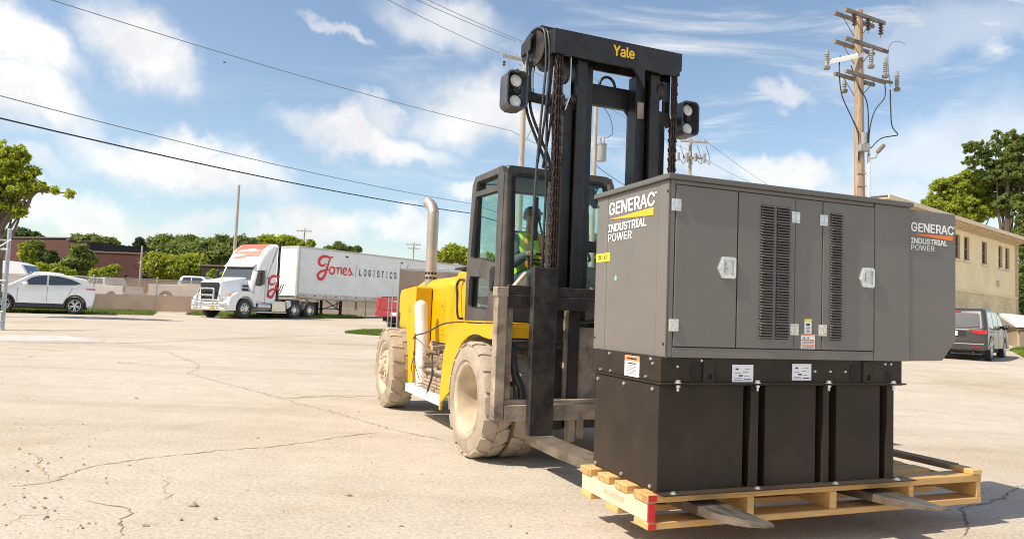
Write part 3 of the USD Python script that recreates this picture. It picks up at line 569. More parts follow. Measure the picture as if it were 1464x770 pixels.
wf = Polygon([(X0 + .10, 1.56), (X0 + .075, 2.72), (X1 - .075, 2.72), (X1 - .075, 1.45), (-.05, 1.45)]).buffer(-.07).buffer(.07)
put('cab_front_frame', slab(front_out.difference(wf), (0, Y0, 0), (1, 0, 0), Z3, -.06, .0), cg, FK)
put('window_seal', slab(wf.buffer(.015).difference(wf.buffer(-.015)), (0, Y0, 0), (1, 0, 0), Z3, -.01, .008), L_['interior_black'], FK)
put('windscreen', slab(wf.buffer(-.004), (0, Y0 + .02, 0), (1, 0, 0), Z3, 0, .006), L_['cab_glass'], FK)
wr = rrect(X0 + .1, X1 - .1, 1.75, 2.70, .06)
put('cab_rear_frame', slab(rrect(X0, X1, 1.22, 2.78, .06).difference(wr), (0, Y1, 0), (1, 0, 0), Z3, -.02, .03), cg, FK)
put('rear_window', slab(wr.buffer(-.004), (0, Y1, 0), (1, 0, 0), Z3, -.004, .002), L_['cab_glass'], FK)
for q in ((X0 + .02, X0 + .012), (X1 - .02, X1 - .012)): put('cab_corner_post', tube([(q[0], Y0 + .015, 1.2), (q[1], Y0 + .02, 2.72)], .045, 14), cg, FK, smooth=50)
roof = balls([(sx, y, z) for sx in (X0 + .05, X1 - .05) for y, z in ((Y0 + .07, 2.775), (Y1 - .20, 2.79), (Y1 - .10, 2.765))] + [((X0 + X1) / 2, .9, 2.80)], .042)
put('cab_roof', roof, cg, FK, smooth=35)
put('roof_beacon', cat(cyl((-.15, .62, 2.84), (-.15, .62, 2.86), .03, n=12), cyl((.1, .60, 2.84), (.1, .60, 2.865), .018, n=10)), L_['interior_black'], FK)
put('cab_floor', bx(X0 + .02, X1 - .02, Y0 + .03, Y1, 1.195, 1.25), L_['interior_black'], FK)
put('cab_base', cat(bx(X0 + .03, X1 - .03, Y0 + .05, Y1 - .02, .95, 1.19, .01), bx(X0 - .02, X0 + .03, .78, 1.55, 1.19, 1.33, .008)), L_['cab_grey'], FK)
put('door_handle', cat(bx(X0 - .05, X0 - .005, .66, .74, 1.60, 1.78, .01), balls([(X0 - .04, .70, 1.55), (X0 - .04, .71, 1.74)], .03)), L_['interior_black'], FK)
put('door_catch', cat(cyl((X0 - .008, 1.22, 1.76), (X0 - .012, 1.22, 1.76), .02, n=10), bx(X0 - .012, X0 - .005, 1.0, 1.015, 1.70, 1.78)), L_['zinc'], FK)
put('grab_handle', tube(curve([(X0 - .03, 1.60, 1.22), (X0 - .09, 1.62, 1.25), (X0 - .09, 1.68, 1.50), (X0 - .09, 1.70, 1.60), (X0 - .07, 1.66, 1.66), (X0 - .03, 1.58, 1.66)], 5), .014, 8), L_['hose_rubber'], FK, smooth=True)
put('grab_handle', tube(curve([(X1 - .30, Y0 - .04, 2.36), (X1 - .33, Y0 - .10, 2.34), (X1 - .32, Y0 - .10, 2.0), (X1 - .29, Y0 - .10, 1.90), (X1 - .27, Y0 - .04, 1.88)], 5), .013, 8), L_['hose_rubber'], FK, smooth=True)
put('mirror', cat(balls([(X1 - .20, Y0 + .06, 2.62), (X1 - .16, Y0 + .06, 2.50)], .045), tube([(X1 - .12, Y0 + .05, 2.72), (X1 - .17, Y0 + .06, 2.6)], .008, 6)), L_['interior_black'], FK, smooth=40)
put('wiper', cat(tube([(-.10, Y0 - .02, 1.52), (-.20, Y0 - .04, 1.95), (-.34, Y0 - .03, 2.48)], .010, 6), bx(-.36, -.30, Y0 - .045, Y0 - .03, 2.05, 2.50)), L_['interior_black'], FK)
put('air_cleaner_bracket', bx(X0 + .10, X0 - .04, 1.60, 1.95, 1.79, 1.815, .004), L_['interior_black'], FK)
# cab interior
put('seat', cat(balls([(-.22, .98, 1.58), (.20, .98, 1.58), (-.22, 1.35, 1.56), (.20, 1.35, 1.56)], .07), bx(-.2, .18, 1.02, 1.34, 1.25, 1.50)), L_['interior_black'], FK, smooth=40)
put('seat_back', balls([(-.20, 1.38, 1.62), (.18, 1.38, 1.62), (-.16, 1.45, 2.20), (.14, 1.45, 2.20)], .06), L_['interior_black'], FK, smooth=40)
put('steering_column', cat(tube([(-.12, .62, 1.25), (-.12, .70, 1.80)], .05, 10), lathe([(.165, -.012), (.18, 0), (.165, .012), (.15, 0)], (-.12, .73, 1.88), (0, -.45, .9), 28, True), tube([(-.28, .77, 1.88), (.04, .77, 1.88)], .012, 6)), L_['interior_black'], FK)
put('dash_panel', cat(balls([(-.5, .60, 1.30), (.40, .60, 1.30), (-.45, .60, 1.52), (.35, .60, 1.52)], .05), bx(.30, .5, .75, 1.3, 1.25, 1.72, .02)), L_['interior_black'], FK)
put('cab_headliner', bx(X0 + .06, X1 - .06, Y0 + .1, Y1 - .15, 2.70, 2.735, .01), L_['interior_black'], FK)
# ---- mast
def ibeam(x0, x1, y0, y1, z0, z1, t=.03):
    """Mast rail: a channel whose flanges face sideways."""
    return cat(bx(x0, x1, y0, y0 + t, z0, z1, .004), bx(x0, x1, y1 - t, y1, z0, z1, .004), bx((x0 + x1) / 2 - .014, (x0 + x1) / 2 + .014, y0 + t - .002, y1 - t + .002, z0, z1))
for sx in (-1, 1):
    R0 = lambda q, w=0: sx * q + (.075 if sx > 0 else -.012)
    put('outer_rail', ibeam(*sorted((R0(.50), R0(.405))), -.47, -.24, .30, 3.28), mb, FK)
    put('inner_rail', cat(ibeam(*sorted((R0(.395), R0(.295))), -.53, -.33, .42, 3.60), bx(*sorted((R0(.295), R0(.19))), -.44, -.30, .42, 3.60, .004)), mb, FK)
    put('outer_plate', bx(*sorted((R0(.503), R0(.535))), -.44, -.26, .30, 2.6, .004), L_['carriage_black'], FK)
    gx = (.555 if sx > 0 else -.505); g2 = gx + sx * .035; w_g = .01
    put('chain_guard', cat(bx(gx, gx + w_g, -.57, -.44, 3.24, 3.60), hull([(gx + d, y, z) for d in (0, w_g) for y, z in ((-.57, 3.239), (-.44, 3.239))] + [(g2 + d, y, 3.12) for d in (0, w_g) for y in (-.55, -.46)])), L_['chrome'], FK)
    put('chain_roller', cat(cyl((sx * .44, -.46, 3.47), (sx * .52, -.46, 3.47), .085, n=24), cyl((sx * .40, -.46, 3.25), (sx * .46, -.46, 3.25), .05, n=16)), L_['carriage_black'], FK, smooth=40)
    put('lift_cylinder', cat(cyl((sx * .40, -.13, .35), (sx * .40, -.13, 2.1), .058, n=20), cyl((sx * .40, -.13, 2.1), (sx * .40, -.13, 3.55), .038, n=18)), L_['carriage_black'], FK, smooth=40)
    # leaf chain: links alternating along its run
    for k in range(44):
        z1 = 3.60 - k * .0455; xc = sx * .608
        if z1 < 1.62: break
        wv = .041 if k % 2 else .033
        put('chain_link', cat(*[bx(xc - wv + q * (2 * wv / 3) + .003, xc - wv + (q + 1) * (2 * wv / 3) - .003, -.572 + (.004 if k % 2 else 0), -.530, z1 - .046, z1 + .006, .006) for q in range(3)], cyl((xc - wv - .006, -.55, z1 - .02), (xc + wv + .006, -.55, z1 - .02), .010, n=7)), L_['rusty_chain'], FK)
    put('chain_anchor', cat(bx(sx * .65, sx * .565, -.575, -.525, 1.50, 1.60, .006), cyl((sx * .608, -.55, 1.60), (sx * .608, -.55, 1.65), .02, n=10)), L_['rusty_chain'], FK)
# crosshead with gusset corners
chp = Polygon([(-.675, 3.825), (.668, 3.825), (.668, 3.66), (.60, 3.60), (.42, 3.60), (.36, 3.605), (.26, 3.605), (.26, 3.43), (.18, 3.55), (.13, 3.60), (-.22, 3.60), (-.28, 3.60), (-.36, 3.60), (-.675, 3.605)])
put('crosshead', cat(slab(chp, (0, -.59, 0), (1, 0, 0), Z3, -.03, .0), bx(-.675, .668, -.588, -.30, 3.805, 3.828, .004), bx(-.675, .668, -.32, -.30, 3.62, 3.80), bx(.645, .668, -.56, -.32, 3.62, 3.804), bx(-.675, -.655, -.56, -.32, 3.62, 3.804)), mb, FK)
put('lettering', text('Yale', (-.085, -.591, 3.685), (1, 0, 0), Z3, width=.225, height=.092, depth=.002), L_['logo_yellow'], FK)
put('mid_beam', cat(slab(Polygon([(-.39, 3.50), (.46, 3.50), (.46, 3.12), (.38, 3.17), (.25, 3.30), (-.18, 3.30), (-.30, 3.22), (-.39, 3.18)]), (0, -.285, 0), (1, 0, 0), Z3, -.05, 0)), mb, FK)
put('lifting_eye', tube([(.05 + .085 * math.cos(a), -.26, 3.50 + .095 * math.sin(a)) for a in np.linspace(0, PI, 12)], .014, 8), mb, FK, smooth=True)
put('stop_block', bx(.275, .345, -.46, -.44, 3.18, 3.34, .006), L_['dusty_steel'], FK)
for q in ((-.46, .46, -.30, -.22, .75, .92, .006), (-.46, .46, -.30, -.24, 1.9, 2.0, .006), (-.46, .46, -.42, -.24, .30, .42, .006)): put('lower_cross', bx(*q), mb, FK)
put('mast_back_plate', cat(bx(-.1, .30, -.30, -.27, .55, 1.25, .004)), L_['carriage_black'], FK)
# hose reel
rc = np.array([-.665, -.26, 3.72])
put('hose_reel', cat(lathe([(.03, -.09), (.17, -.09), (.17, -.075), (.12, -.07), (.12, .07), (.17, .075), (.17, .09), (.03, .09)], rc + [0, 0, 0], (1, .25, 0), 36), cyl(rc - [.1, .02, 0], rc + [.16, .05, 0], .03, n=14)), L_['carriage_black'], FK, smooth=35)
put('reel_cover', cat(hull([(-.80, -.33, 3.80), (-.80, -.12, 3.80), (-.70, -.33, 3.935), (-.70, -.12, 3.935), (-.78, -.33, 3.79), (-.69, -.33, 3.92)]), hull([(-.70, -.34, 3.92), (-.48, -.36, 3.905), (-.70, -.12, 3.935), (-.48, -.12, 3.92), (-.70, -.34, 3.935), (-.48, -.36, 3.92)]), bx(-.80, -.79, -.33, -.12, 3.69, 3.80)), mb, FK)
for k, xo in enumerate((-.715, -.685, -.655, -.625, -.60)):
    y = -.45 - .01 * (k % 2); z0 = 3.86 - .01 * k
    pts = [(xo - .05, -.26, z0 + .02), (xo - .02, -.36, z0 + .035), (xo, y, z0 - .04), (xo + .005, y - .04, 3.5), (xo - .03, y - .05, 3.0), (xo - .06 + .022 * k, y - .05, 2.4), (xo - .07 + .02 * k, y - .05, 1.68)]
    if k in (1, 3): pts = pts[:5] + [(xo - .02, y + .10, 2.62)]
    put('hydraulic_hose', tube(curve(pts, 5), .0115, 8), L_['hose_rubber'], FK, smooth=True)
put('hydraulic_hose', tube(curve([(-.80, -.28, 3.68), (-.80, -.28, 3.4), (-.80, -.28, 3.22), (-.78, -.30, 3.08), (-.70, -.34, 2.86), (-.62, -.36, 2.66), (-.60, -.36, 2.45)], 5), .014, 8), L_['hose_rubber'], FK, smooth=True)
put('hydraulic_hose', tube(curve([(-.77, -.28, 3.60), (-.765, -.28, 3.35), (-.755, -.30, 3.14), (-.66, -.34, 2.88), (-.585, -.36, 2.70), (-.57, -.36, 2.5)], 5), .014, 8), L_['hose_rubber'], FK, smooth=True)
for xo in (-.805, -.765, -.735):
    put('hose_fitting', cat(cyl((xo, -.27, 3.60), (xo, -.27, 3.26), .009, n=8), cyl((xo, -.27, 3.30), (xo, -.27, 3.36), .016, n=6), cyl((xo, -.27, 3.52), (xo, -.27, 3.57), .016, n=6)), L_['zinc'], FK)
# work lights on arms
def work_light(cx, sx):
    ly = -.36; zc = 3.27
    hood_ = rrect(-.102, .102, -.168, .168, .055)
    wl = put('work_light', cat(slab(hood_.difference(hood_.buffer(-.014)), (cx, ly - .09, zc), (1, 0, 0), Z3, -.17, .0), bx(cx - .045, cx + .045, ly + .10, ly + .115, zc - .165, zc + .165, .003)), L_['lamp_navy'], FK)
    for z in (.088, -.098):
        put('lamp', cat(lathe([(.04, -.06), (.066, -.03), (.069, .02), (.058, .03), (.058, .02)], (cx, ly - .02, zc + z), (0, -1, .05), 24)), L_['interior_black'], wl, smooth=40)
        put('lens', lathe([(.057, .018), (.045, .026), (.027, .030), (.001, .032)], (cx, ly - .02, zc + z), (0, -1, .05), 24), L_['lamp_lens'], wl, smooth=True)
    put('lamp_bracket', cat(bx(cx - .05, cx + .06, ly - .03, ly + .02, zc - .02, zc + .03, .005), cyl((cx, ly - .06, zc), (cx, ly, zc), .03, n=12)), L_['interior_black'], wl)
work_light(-.955, -1); work_light(.885, 1)
put('lamp_arm', cat(tube([(-.86, -.33, 3.25), (-.78, -.33, 3.26), (-.46, -.33, 3.24)], .045, 12), bx(-.86, -.82, -.39, -.27, 3.18, 3.32, .006), bx(-.56, -.47, -.36, -.26, 3.15, 3.33, .006)), L_['interior_black'], FK, smooth=40)
put('lamp_arm', cat(tube([(.80, -.33, 3.25), (.46, -.33, 3.24)], .04, 12)), L_['interior_black'], FK, smooth=40)
# ---- carriage
put('carriage_post', cat(bx(-1.125, -1.035, -.60, -.50, .41, 1.50, .005), bx(-1.034, -.965, -.56, -.48, .44, 1.46, .004), bx(-1.135, -1.03, -.605, -.50, 1.44, 1.52, .004)), L_['dusty_steel'], FK, label='dusty left post of the carriage')
put('carriage_post', cat(bx(1.035, 1.125, -.60, -.50, .41, 1.50, .005), bx(.965, 1.034, -.56, -.48, .44, 1.46, .004)), cb, FK)
put('carriage_bar', cat(bx(-1.03, 1.03, -.60, -.535, 1.345, 1.46, .005), bx(-1.03, 1.03, -.59, -.55, 1.462, 1.54, .004)), cb, FK)
put('carriage_bar', cat(bx(-1.03, 1.03, -.60, -.52, .40, .535, .005), bx(-1.03, 1.03, -.58, -.47, .537, .575, .004)), L_['dusty_steel'], FK)
for q in ((-.44, -.36, -.50, -.44, .56, 1.34, .004), (.36, .44, -.50, -.44, .56, 1.34, .004), (-.33, -.10, -.48, -.46, .57, 1.2, .004), (-.40, -.33, -.55, -.47, .20, .40, .006), (-.30, -.22, -.50, -.44, .22, .40, .006), (.30, .4, -.55, -.47, .2, .4, .006)):
    put('carriage_plate', bx(*q), L_['dusty_steel'], FK)
put('shift_cylinder', cat(cyl((-.95, -.43, 1.035), (.95, -.43, 1.045), .048, n=20), cyl((-.99, -.43, 1.035), (-.93, -.43, 1.035), .056, n=20), *[cyl((q, -.43, 1.04), (q + .05, -.43, 1.04), .056, n=18) for q in (-.5, .1, .6)]), cb, FK, smooth=40)
put('shift_rod', cat(cyl((-.62, -.36, .90), (.60, -.36, .90), .022, n=14)), L_['chrome'], FK, smooth=40)
put('bar_hose', tube(curve([(-.44, -.44, 1.24), (-.2, -.46, 1.25), (.0, -.44, 1.27), (.2, -.44, 1.25)], 5), .02, 8), L_['hose_rubber'], FK, smooth=True)
put('bar_hose', tube(curve([(-.93, -.48, 1.02), (-.9, -.5, .8), (-.84, -.5, .66), (-.83, -.5, .56)], 5), .035, 8), L_['hose_rubber'], FK, smooth=True)
put('hose_block', cat(bx(-.05, .12, -.42, -.36, 1.05, 1.22, .01), *[cyl((-.02 + .05 * q, -.43, 1.08), (-.02 + .05 * q, -.36, 1.18), .018, n=8) for q in range(3)]), L_['amber_engine'], FK)
for sx, xa, xb in ((-1, -.838, -.615), (1, .475, .69)):
    xm = (xa + xb) / 2; xf0, xf1 = (xa + .035, xb + .01) if sx < 0 else (xa, xb - .02)
    f = put('fork', cat(bx(xa, xb, -.69, -.615, .29, 1.70, .006)), cb, FK, label='black fork shank on the left' if sx < 0 else 'black fork shank on the right')
    # heel radius and tapering blade
    heel = Polygon([(-.69, .29), (-.615, .29)] + [(-.615 - .095 * (1 - math.cos(a)) + 0, .29 - .07 * math.sin(a)) for a in np.linspace(0, PI / 2, 6)] + [(-1.2, .212), (-1.2, .282), (-.78, .285), (-.72, .286)])
    hx = slab(heel.buffer(0), (xa + .002, 0, 0), (0, 1, 0), Z3, 0, xb - xa - .004)
    blade = []
    ys = [-1.19, -2.1, -2.75, -3.02, -3.16, -3.25, -3.30]; w_ = [(xf0, xf1)] * 4 + [(xf0 + .02, xf1 - .006), (xf0 + .06, xf1 - .012), (xf0 + .12, xf1 - .03)]
    tb = [.212, .218, .226, .240, .252, .262, .268]
    sl = lambda y: .283 - .004 * max(0, (-y - 2.7))
    for k in range(6):
        blade.append(hull([(x, ys[k], z) for x in (w_[k] if k else (xa, xb)) for z in (tb[k], sl(ys[k]))] + [(x, ys[k + 1], z) for x in w_[k + 1] for z in (tb[k + 1], sl(ys[k + 1]))]))
    put('fork_blade', cat(hx, *blade), L_['fork_worn'] , f)
    put('fork_tip_wear', cat(hull([(w_[3][0] + .004, -2.78, .2838), (w_[3][1] - .004, -2.78, .2838), (w_[3][0] + .004, -3.03, .2830), (w_[3][1] - .004, -3.03, .2830), (w_[6][0] + .01, -3.285, .2822), (w_[6][1] - .01, -3.285, .2822), (w_[6][0] + .01, -3.285, .278), (w_[6][1] - .01, -3.285, .278), (w_[3][0] + .004, -2.75, .28), (w_[3][1] - .004, -2.75, .28)])), L_['fork_steel'], f)
    put('fork_hook', cat(bx(xa + .01, xb - .01, -.612, -.54, 1.54, 1.66, .006), bx(xa + .01, xb - .01, -.612, -.602, .41, .6)), cb, f)
put('load_bracket', cat(hull([(-.98, -.58, 1.52), (-.86, -.58, 1.52), (-.86, -.58, 1.66), (-.98, -.50, 1.52), (-.86, -.50, 1.52), (-.86, -.50, 1.66)])), L_['dusty_steel'], FK)

# ================================================================== driver
DR = thing('person', 'person in a lime and orange safety vest and grey cap seated in the forklift cab', 'person', FK_O, FK_ROT)
def body(bones, edge=.02):
    M = None
    for a, b, ra, rb in bones:
        P = np.vstack([np.asarray(a) + trimesh.creation.icosphere(subdivisions=2).vertices * ra, np.asarray(b) + trimesh.creation.icosphere(subdivisions=2).vertices * rb])
        m = manifold3d.Manifold.hull_points(P); M = m if M is None else M + m
    M = M.refine_to_length(edge).to_mesh(); t = trimesh.Trimesh(M.vert_properties[:, :3], M.tri_verts)
    trimesh.smoothing.filter_taubin(t, iterations=14); return t
cx = -.06
sh, hip, head = (cx, 1.20, 2.16), (cx, 1.22, 1.68), (cx - .01, 1.13, 2.40)
arms = [((cx - .19, 1.20, 2.13), (cx - .235, 1.06, 1.86), .062, .048), ((cx - .235, 1.06, 1.86), (cx - .19, .84, 1.93), .046, .034), ((cx - .19, .84, 1.93), (cx - .17, .765, 1.945), .036, .028),
        ((cx + .19, 1.20, 2.13), (cx + .25, 1.06, 1.86), .062, .048), ((cx + .25, 1.06, 1.86), (cx + .05, .84, 1.92), .046, .034), ((cx + .05, .84, 1.92), (cx + .01, .77, 1.94), .036, .028)]
hands = []
for hx_ in (cx - .17, cx + .01):
    for k, (dx, ln) in enumerate(((-.03, .055), (-.01, .062), (.01, .06), (.03, .048))):
        hands += [((hx_ + dx, .76, 1.955), (hx_ + dx, .725, 1.955), .011, .010), ((hx_ + dx, .725, 1.955), (hx_ + dx, .715, 1.955 - ln * .6), .010, .009)]
    hands.append(((hx_ + .03, .78, 1.94), (hx_ + .055, .745, 1.915), .012, .010))
bones = [(hip, (cx, 1.20, 1.95), .135, .13), ((cx - .08, 1.2, 1.98), (cx + .08, 1.2, 1.98), .125, .125), ((cx - .15, 1.2, 2.11), (cx + .15, 1.2, 2.11), .085, .085), (sh, (cx, 1.17, 2.27), .06, .055),
         ((cx, 1.17, 2.27), (cx, 1.135, 2.33), .055, .06), ((cx, 1.14, 2.405), (cx, 1.125, 2.36), .092, .075), ((cx, 1.055, 2.37), (cx, 1.04, 2.355), .018, .016), ((cx, 1.09, 2.31), (cx, 1.07, 2.315), .045, .035),
         ((cx - .09, 1.14, 2.37), (cx - .095, 1.15, 2.38), .02, .018), ((cx + .09, 1.14, 2.37), (cx + .095, 1.15, 2.38), .02, .018)]
for s in (-1, 1):
    bones += [((cx + s * .09, 1.22, 1.68), (cx + s * .13, .78, 1.70), .09, .065), ((cx + s * .13, .78, 1.70), (cx + s * .13, .70, 1.33), .06, .045), ((cx + s * .13, .72, 1.31), (cx + s * .13, .60, 1.29), .042, .035)]
put('body', body(bones + arms + hands, .016), L_['skin'], DR, smooth=True)
put('shirt', body([((cx, 1.21, 1.72), (cx, 1.20, 1.95), .15, .14), ((cx - .08, 1.2, 1.98), (cx + .08, 1.2, 1.98), .136, .136), ((cx - .16, 1.2, 2.115), (cx + .16, 1.2, 2.115), .092, .092)] + [(a, b, ra + .014, rb + .014) for (a, b, ra, rb) in (arms[0], arms[1], arms[3], arms[4])], .02), L_['shirt_grey'], DR, smooth=True)
put('trousers', body([((cx + s * .09, 1.22, 1.68), (cx + s * .13, .78, 1.70), .105, .08) for s in (-1, 1)] + [((cx + s * .13, .78, 1.70), (cx + s * .13, .70, 1.36), .072, .058) for s in (-1, 1)], .02), L_['jeans_blue'], DR, smooth=True)
put('safety_vest', body([((cx - .02, 1.205, 1.76), (cx - .02, 1.19, 1.96), .163, .152), ((cx - .085, 1.195, 1.98), (cx + .085, 1.195, 1.98), .148, .148), ((cx - .10, 1.195, 2.115), (cx + .10, 1.195, 2.115), .104, .104)], .02), L_['vest_lime'], DR, smooth=True)
for s in (-1, 1):
    put('vest_stripe', tube(curve([(cx + s * .075, 1.10, 2.17), (cx + s * .09, 1.055, 2.06), (cx + s * .085, 1.045, 1.92), (cx + s * .08, 1.045, 1.74)], 5), [.022] * 16, 8), L_['vest_orange'], DR)
put('cap', cat(lathe([(.101, -.01), (.101, .03), (.085, .075), (.05, .10), (.001, .108)], (cx, 1.135, 2.40), (0, 0, 1), 24), slab(affinity.scale(Point(0, 0).buffer(.085), 1, 1.1).intersection(sbox(-.1, -.2, .1, 0)), (cx, 1.06, 2.41), (1, 0, 0), (0, 1, -.1), 0, .01)), L_['cap_grey'], DR, smooth=40)
# ================================================================== ground
def gz(y): return np.interp(y, [-60, 10, 14, 22, 31, 36.4, 41, 45, 60, 100, 900], [0, 0, .05, .29, .48, .52, .60, .72, .85, 1.0, 1.0])
def gpt(px, py):
    """Point of the ground measured at (px, py)."""
    a, b = survey(px, py, 1.0), np.array([0, 0, 1.3]); d = a - b
    ys = np.linspace(2, 90, 2000); h = 1.3 + d[2] * ys - gz(ys); k = np.argmax(h < 0) if (h < 0).any() else len(ys) - 1
    return np.array([d[0] * ys[k], ys[k], gz(ys[k])])
n = dict(tc=('texture_coordinate', {}), p=('principled_bsdf', dict(roughness=0.92, specular_ior_level=0.25)),
         a=('noise_texture', dict(scale=0.22, detail=8.0, roughness=0.62)), b=('noise_texture', dict(scale=2.3, detail=9.0, roughness=0.7)),
         c=('noise_texture', dict(scale=34.0, detail=6.0, roughness=0.78)), v=('voronoi_texture', dict(scale=95.0)), w=('voronoi_texture', dict(scale=11.0)),
         ms=('mapping', dict(rotation=(0, 0, 0.9), scale=(0.08, 1.1, 1.0))), st=('noise_texture', dict(scale=1.6, detail=6.0, roughness=0.6)),
         ra=('rgb_ramp', dict(ramp=[(0, (.37, .275, .18)), (.33, (.415, .335, .24)), (.43, (.46, .393, .318)), (.60, (.495, .433, .358)), (1, (.525, .467, .393))])),
         rb=('rgb_ramp', dict(ramp=[(0, (.80, .78, .75)), (.40, (.95, .94, .93)), (.58, (1.02, 1.02, 1.02)), (1, (1.08, 1.07, 1.05))])),
         rs=('rgb_ramp', dict(ramp=[(0, (.78, .75, .71)), (.36, (.92, .91, .89)), (.5, (1, 1, 1)), (1, (1.05, 1.05, 1.04))])),
         rc=('rgb_ramp', dict(ramp=[(0, (.60, .57, .53)), (.34, (.68, .65, .61)), (.45, (.90, .89, .87)), (.54, (1.04, 1.04, 1.03)), (.66, (1.22, 1.21, 1.19)), (1, (1.25, 1.24, 1.22))])),
         rw=('rgb_ramp', dict(ramp=[(0, (.42, .38, .34)), (.045, (.55, .51, .47)), (.085, (1, 1, 1)), (1, (1, 1, 1))])), m5=('mix', dict(mix_type='multiply', fac=0.8)), rv=('rgb_ramp', dict(ramp=[(0, (.60, .56, .52)), (.10, (.86, .84, .82)), (.22, (1, 1, 1)), (1, (1.05, 1.05, 1.05))])),
         m1=('mix', dict(mix_type='multiply', fac=1.0)), m2=('mix', dict(mix_type='multiply', fac=1.0)), m3=('mix', dict(mix_type='multiply', fac=0.85)), m4=('mix', dict(mix_type='multiply', fac=1.0)),
         ad=('math', dict(math_type='multiply_add', value2=0.5)), bp=('bump', dict(strength=0.8, distance=0.006)))
l = [('tc.object', x + '.vector') for x in ('a', 'b', 'c', 'v', 'w', 'ms')] + [('ms.vector', 'st.vector'), ('a.fac', 'ra.fac'), ('b.fac', 'rb.fac'), ('c.fac', 'rc.fac'), ('v.distance', 'rv.fac'), ('st.fac', 'rs.fac'),
     ('ra.color', 'm1.color1'), ('rb.color', 'm1.color2'), ('m1.color', 'm4.color1'), ('rs.color', 'm4.color2'), ('m4.color', 'm2.color1'), ('rc.color', 'm2.color2'), ('m2.color', 'm3.color1'), ('rv.color', 'm3.color2'), ('m3.color', 'm5.color1'), ('w.distance', 'rw.fac'), ('rw.color', 'm5.color2'), ('m5.color', 'p.base_color'),
     ('c.fac', 'ad.value1'), ('b.fac', 'ad.value3'), ('ad.value', 'bp.height'), ('bp.normal', 'p.normal')]
L_['lot'] = usdkit.material(stage, '/World/Looks/lot_surface', n, l, surface='p.BSDF')
look('crack_dirt', (.29, .20, .125), .95, color2=(.43, .335, .235), scale=7, lo=.4, hi=.62)
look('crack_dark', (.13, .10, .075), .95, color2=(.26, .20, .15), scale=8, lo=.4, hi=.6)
look('dirt_stain', (.40, .30, .20), .95, color2=(.46, .36, .25), scale=5)
look('pale_slab', (.52, .49, .45), .85, color2=(.45, .42, .37), scale=3)
look('pebble', (.33, .26, .19), .9, color2=(.46, .38, .28), scale=6, island=.3)
look('grass_soil', (.13, .15, .045), .95, color2=(.19, .17, .07), scale=3)
leaf_look('grass_blade', (.10, .17, .022), (.30, .34, .07), .25)
xs = np.unique(np.r_[np.linspace(-400, 400, 41), np.linspace(-40, 40, 41)]); ys = np.unique(np.r_[np.linspace(-60, 60, 121), np.linspace(60, 900, 43)])
X, Y = np.meshgrid(xs, ys); nx = len(xs)
V = np.c_[X.ravel(), Y.ravel(), gz(Y.ravel())]; i = (np.arange(len(ys) - 1)[:, None] * nx + np.arange(nx - 1)).ravel()
GR = put('ground', (V, np.c_[i, i + 1, i + 1 + nx, i + nx]), L_['lot'], smooth=True); tag(GR, 'pale dusty concrete lot with brown cracks', kind='structure')
crng = np.random.default_rng(8)
def crack(px_pts, w, mat='crack_dirt', wob=.02, lift=.004):
    P = np.array([gpt(*p) for p in px_pts]); d = np.r_[0, np.cumsum(np.linalg.norm(np.diff(P[:, :2], axis=0), axis=1))]
    m = max(6, int(d[-1] / .05)); m = min(m, 500); s = np.linspace(0, d[-1], m); Q = np.c_[np.interp(s, d, P[:, 0]), np.interp(s, d, P[:, 1])]
    T = np.gradient(Q, axis=0); T /= np.linalg.norm(T, axis=1, keepdims=True) + 1e-9; N = np.c_[-T[:, 1], T[:, 0]]
    k = np.cumsum(crng.normal(0, 1, m)) ; k = k - np.linspace(k[0], k[-1], m); k = k / (np.abs(k).max() + 1e-6) * wob * 2.2 + crng.normal(0, wob * .35, m)
    Q = Q + N * k[:, None]; ww = .62 * w * (.45 + 1.1 * crng.random(m)) * np.clip(np.minimum(np.arange(m), np.arange(m)[::-1]) / 6, .12, 1)
    A, B = Q + N * ww[:, None] / 2, Q - N * ww[:, None] / 2
    V = np.vstack([np.c_[A, gz(A[:, 1]) + lift], np.c_[B, gz(B[:, 1]) + lift]]); i = np.arange(m - 1)
    put('crack', (V, np.c_[i, i + m, i + m + 1, i + 1]), L_[mat], GR)
crack([(0, 697), (60, 690), (95, 678), (130, 668), (215, 655), (300, 645), (400, 636), (480, 625), (552, 617)], .022, wob=.03)
crack([(195, 494), (240, 503), (290, 522), (292, 528), (275, 533), (330, 548), (400, 567), (490, 592), (570, 616), (648, 632)], .020, wob=.05)
crack([(405, 569.5), (440, 569), (520, 566), (540, 565)], .10, 'dirt_stain', wob=.05, lift=.004)
crack([(405, 569), (450, 567), (530, 564)], .02, wob=.04, lift=.008)
crack([(120, 713), (150, 719), (170, 727), (173, 735), (170, 750), (174, 772)], .018, wob=.03)
crack([(0, 745), (60, 744), (120, 744), (170, 741)], .008, wob=.02)
crack([(185, 645), (195, 655), (205, 658)], .008, wob=.02); crack([(310, 648), (318, 655), (326, 660)], .010, wob=.015)
crack([(44, 646), (50, 658), (62, 672), (70, 684)], .03, 'dirt_stain', wob=.02)
crack([(0, 570), (40, 570), (95, 566)], .012, wob=.04); crack([(0, 606), (60, 607), (130, 602)], .010, wob=.03)
crack([(1466, 692), (1440, 712), (1420, 723), (1395, 726), (1383, 729), (1388, 740), (1382, 752), (1376, 772)], .018, 'crack_dark', wob=.025)
crack([(1225, 753), (1260, 758), (1310, 770)], .020, 'crack_dark', wob=.02); crack([(1248, 746), (1254, 757)], .014, 'crack_dark', wob=.01)
crack([(690, 655), (740, 664), (790, 672), (850, 684)], .016, 'crack_dark', wob=.02)
crack([(1310, 545), (1370, 552), (1440, 566)], .012, wob=.03); crack([(1385, 522), (1405, 532), (1464, 541)], .014, wob=.03)
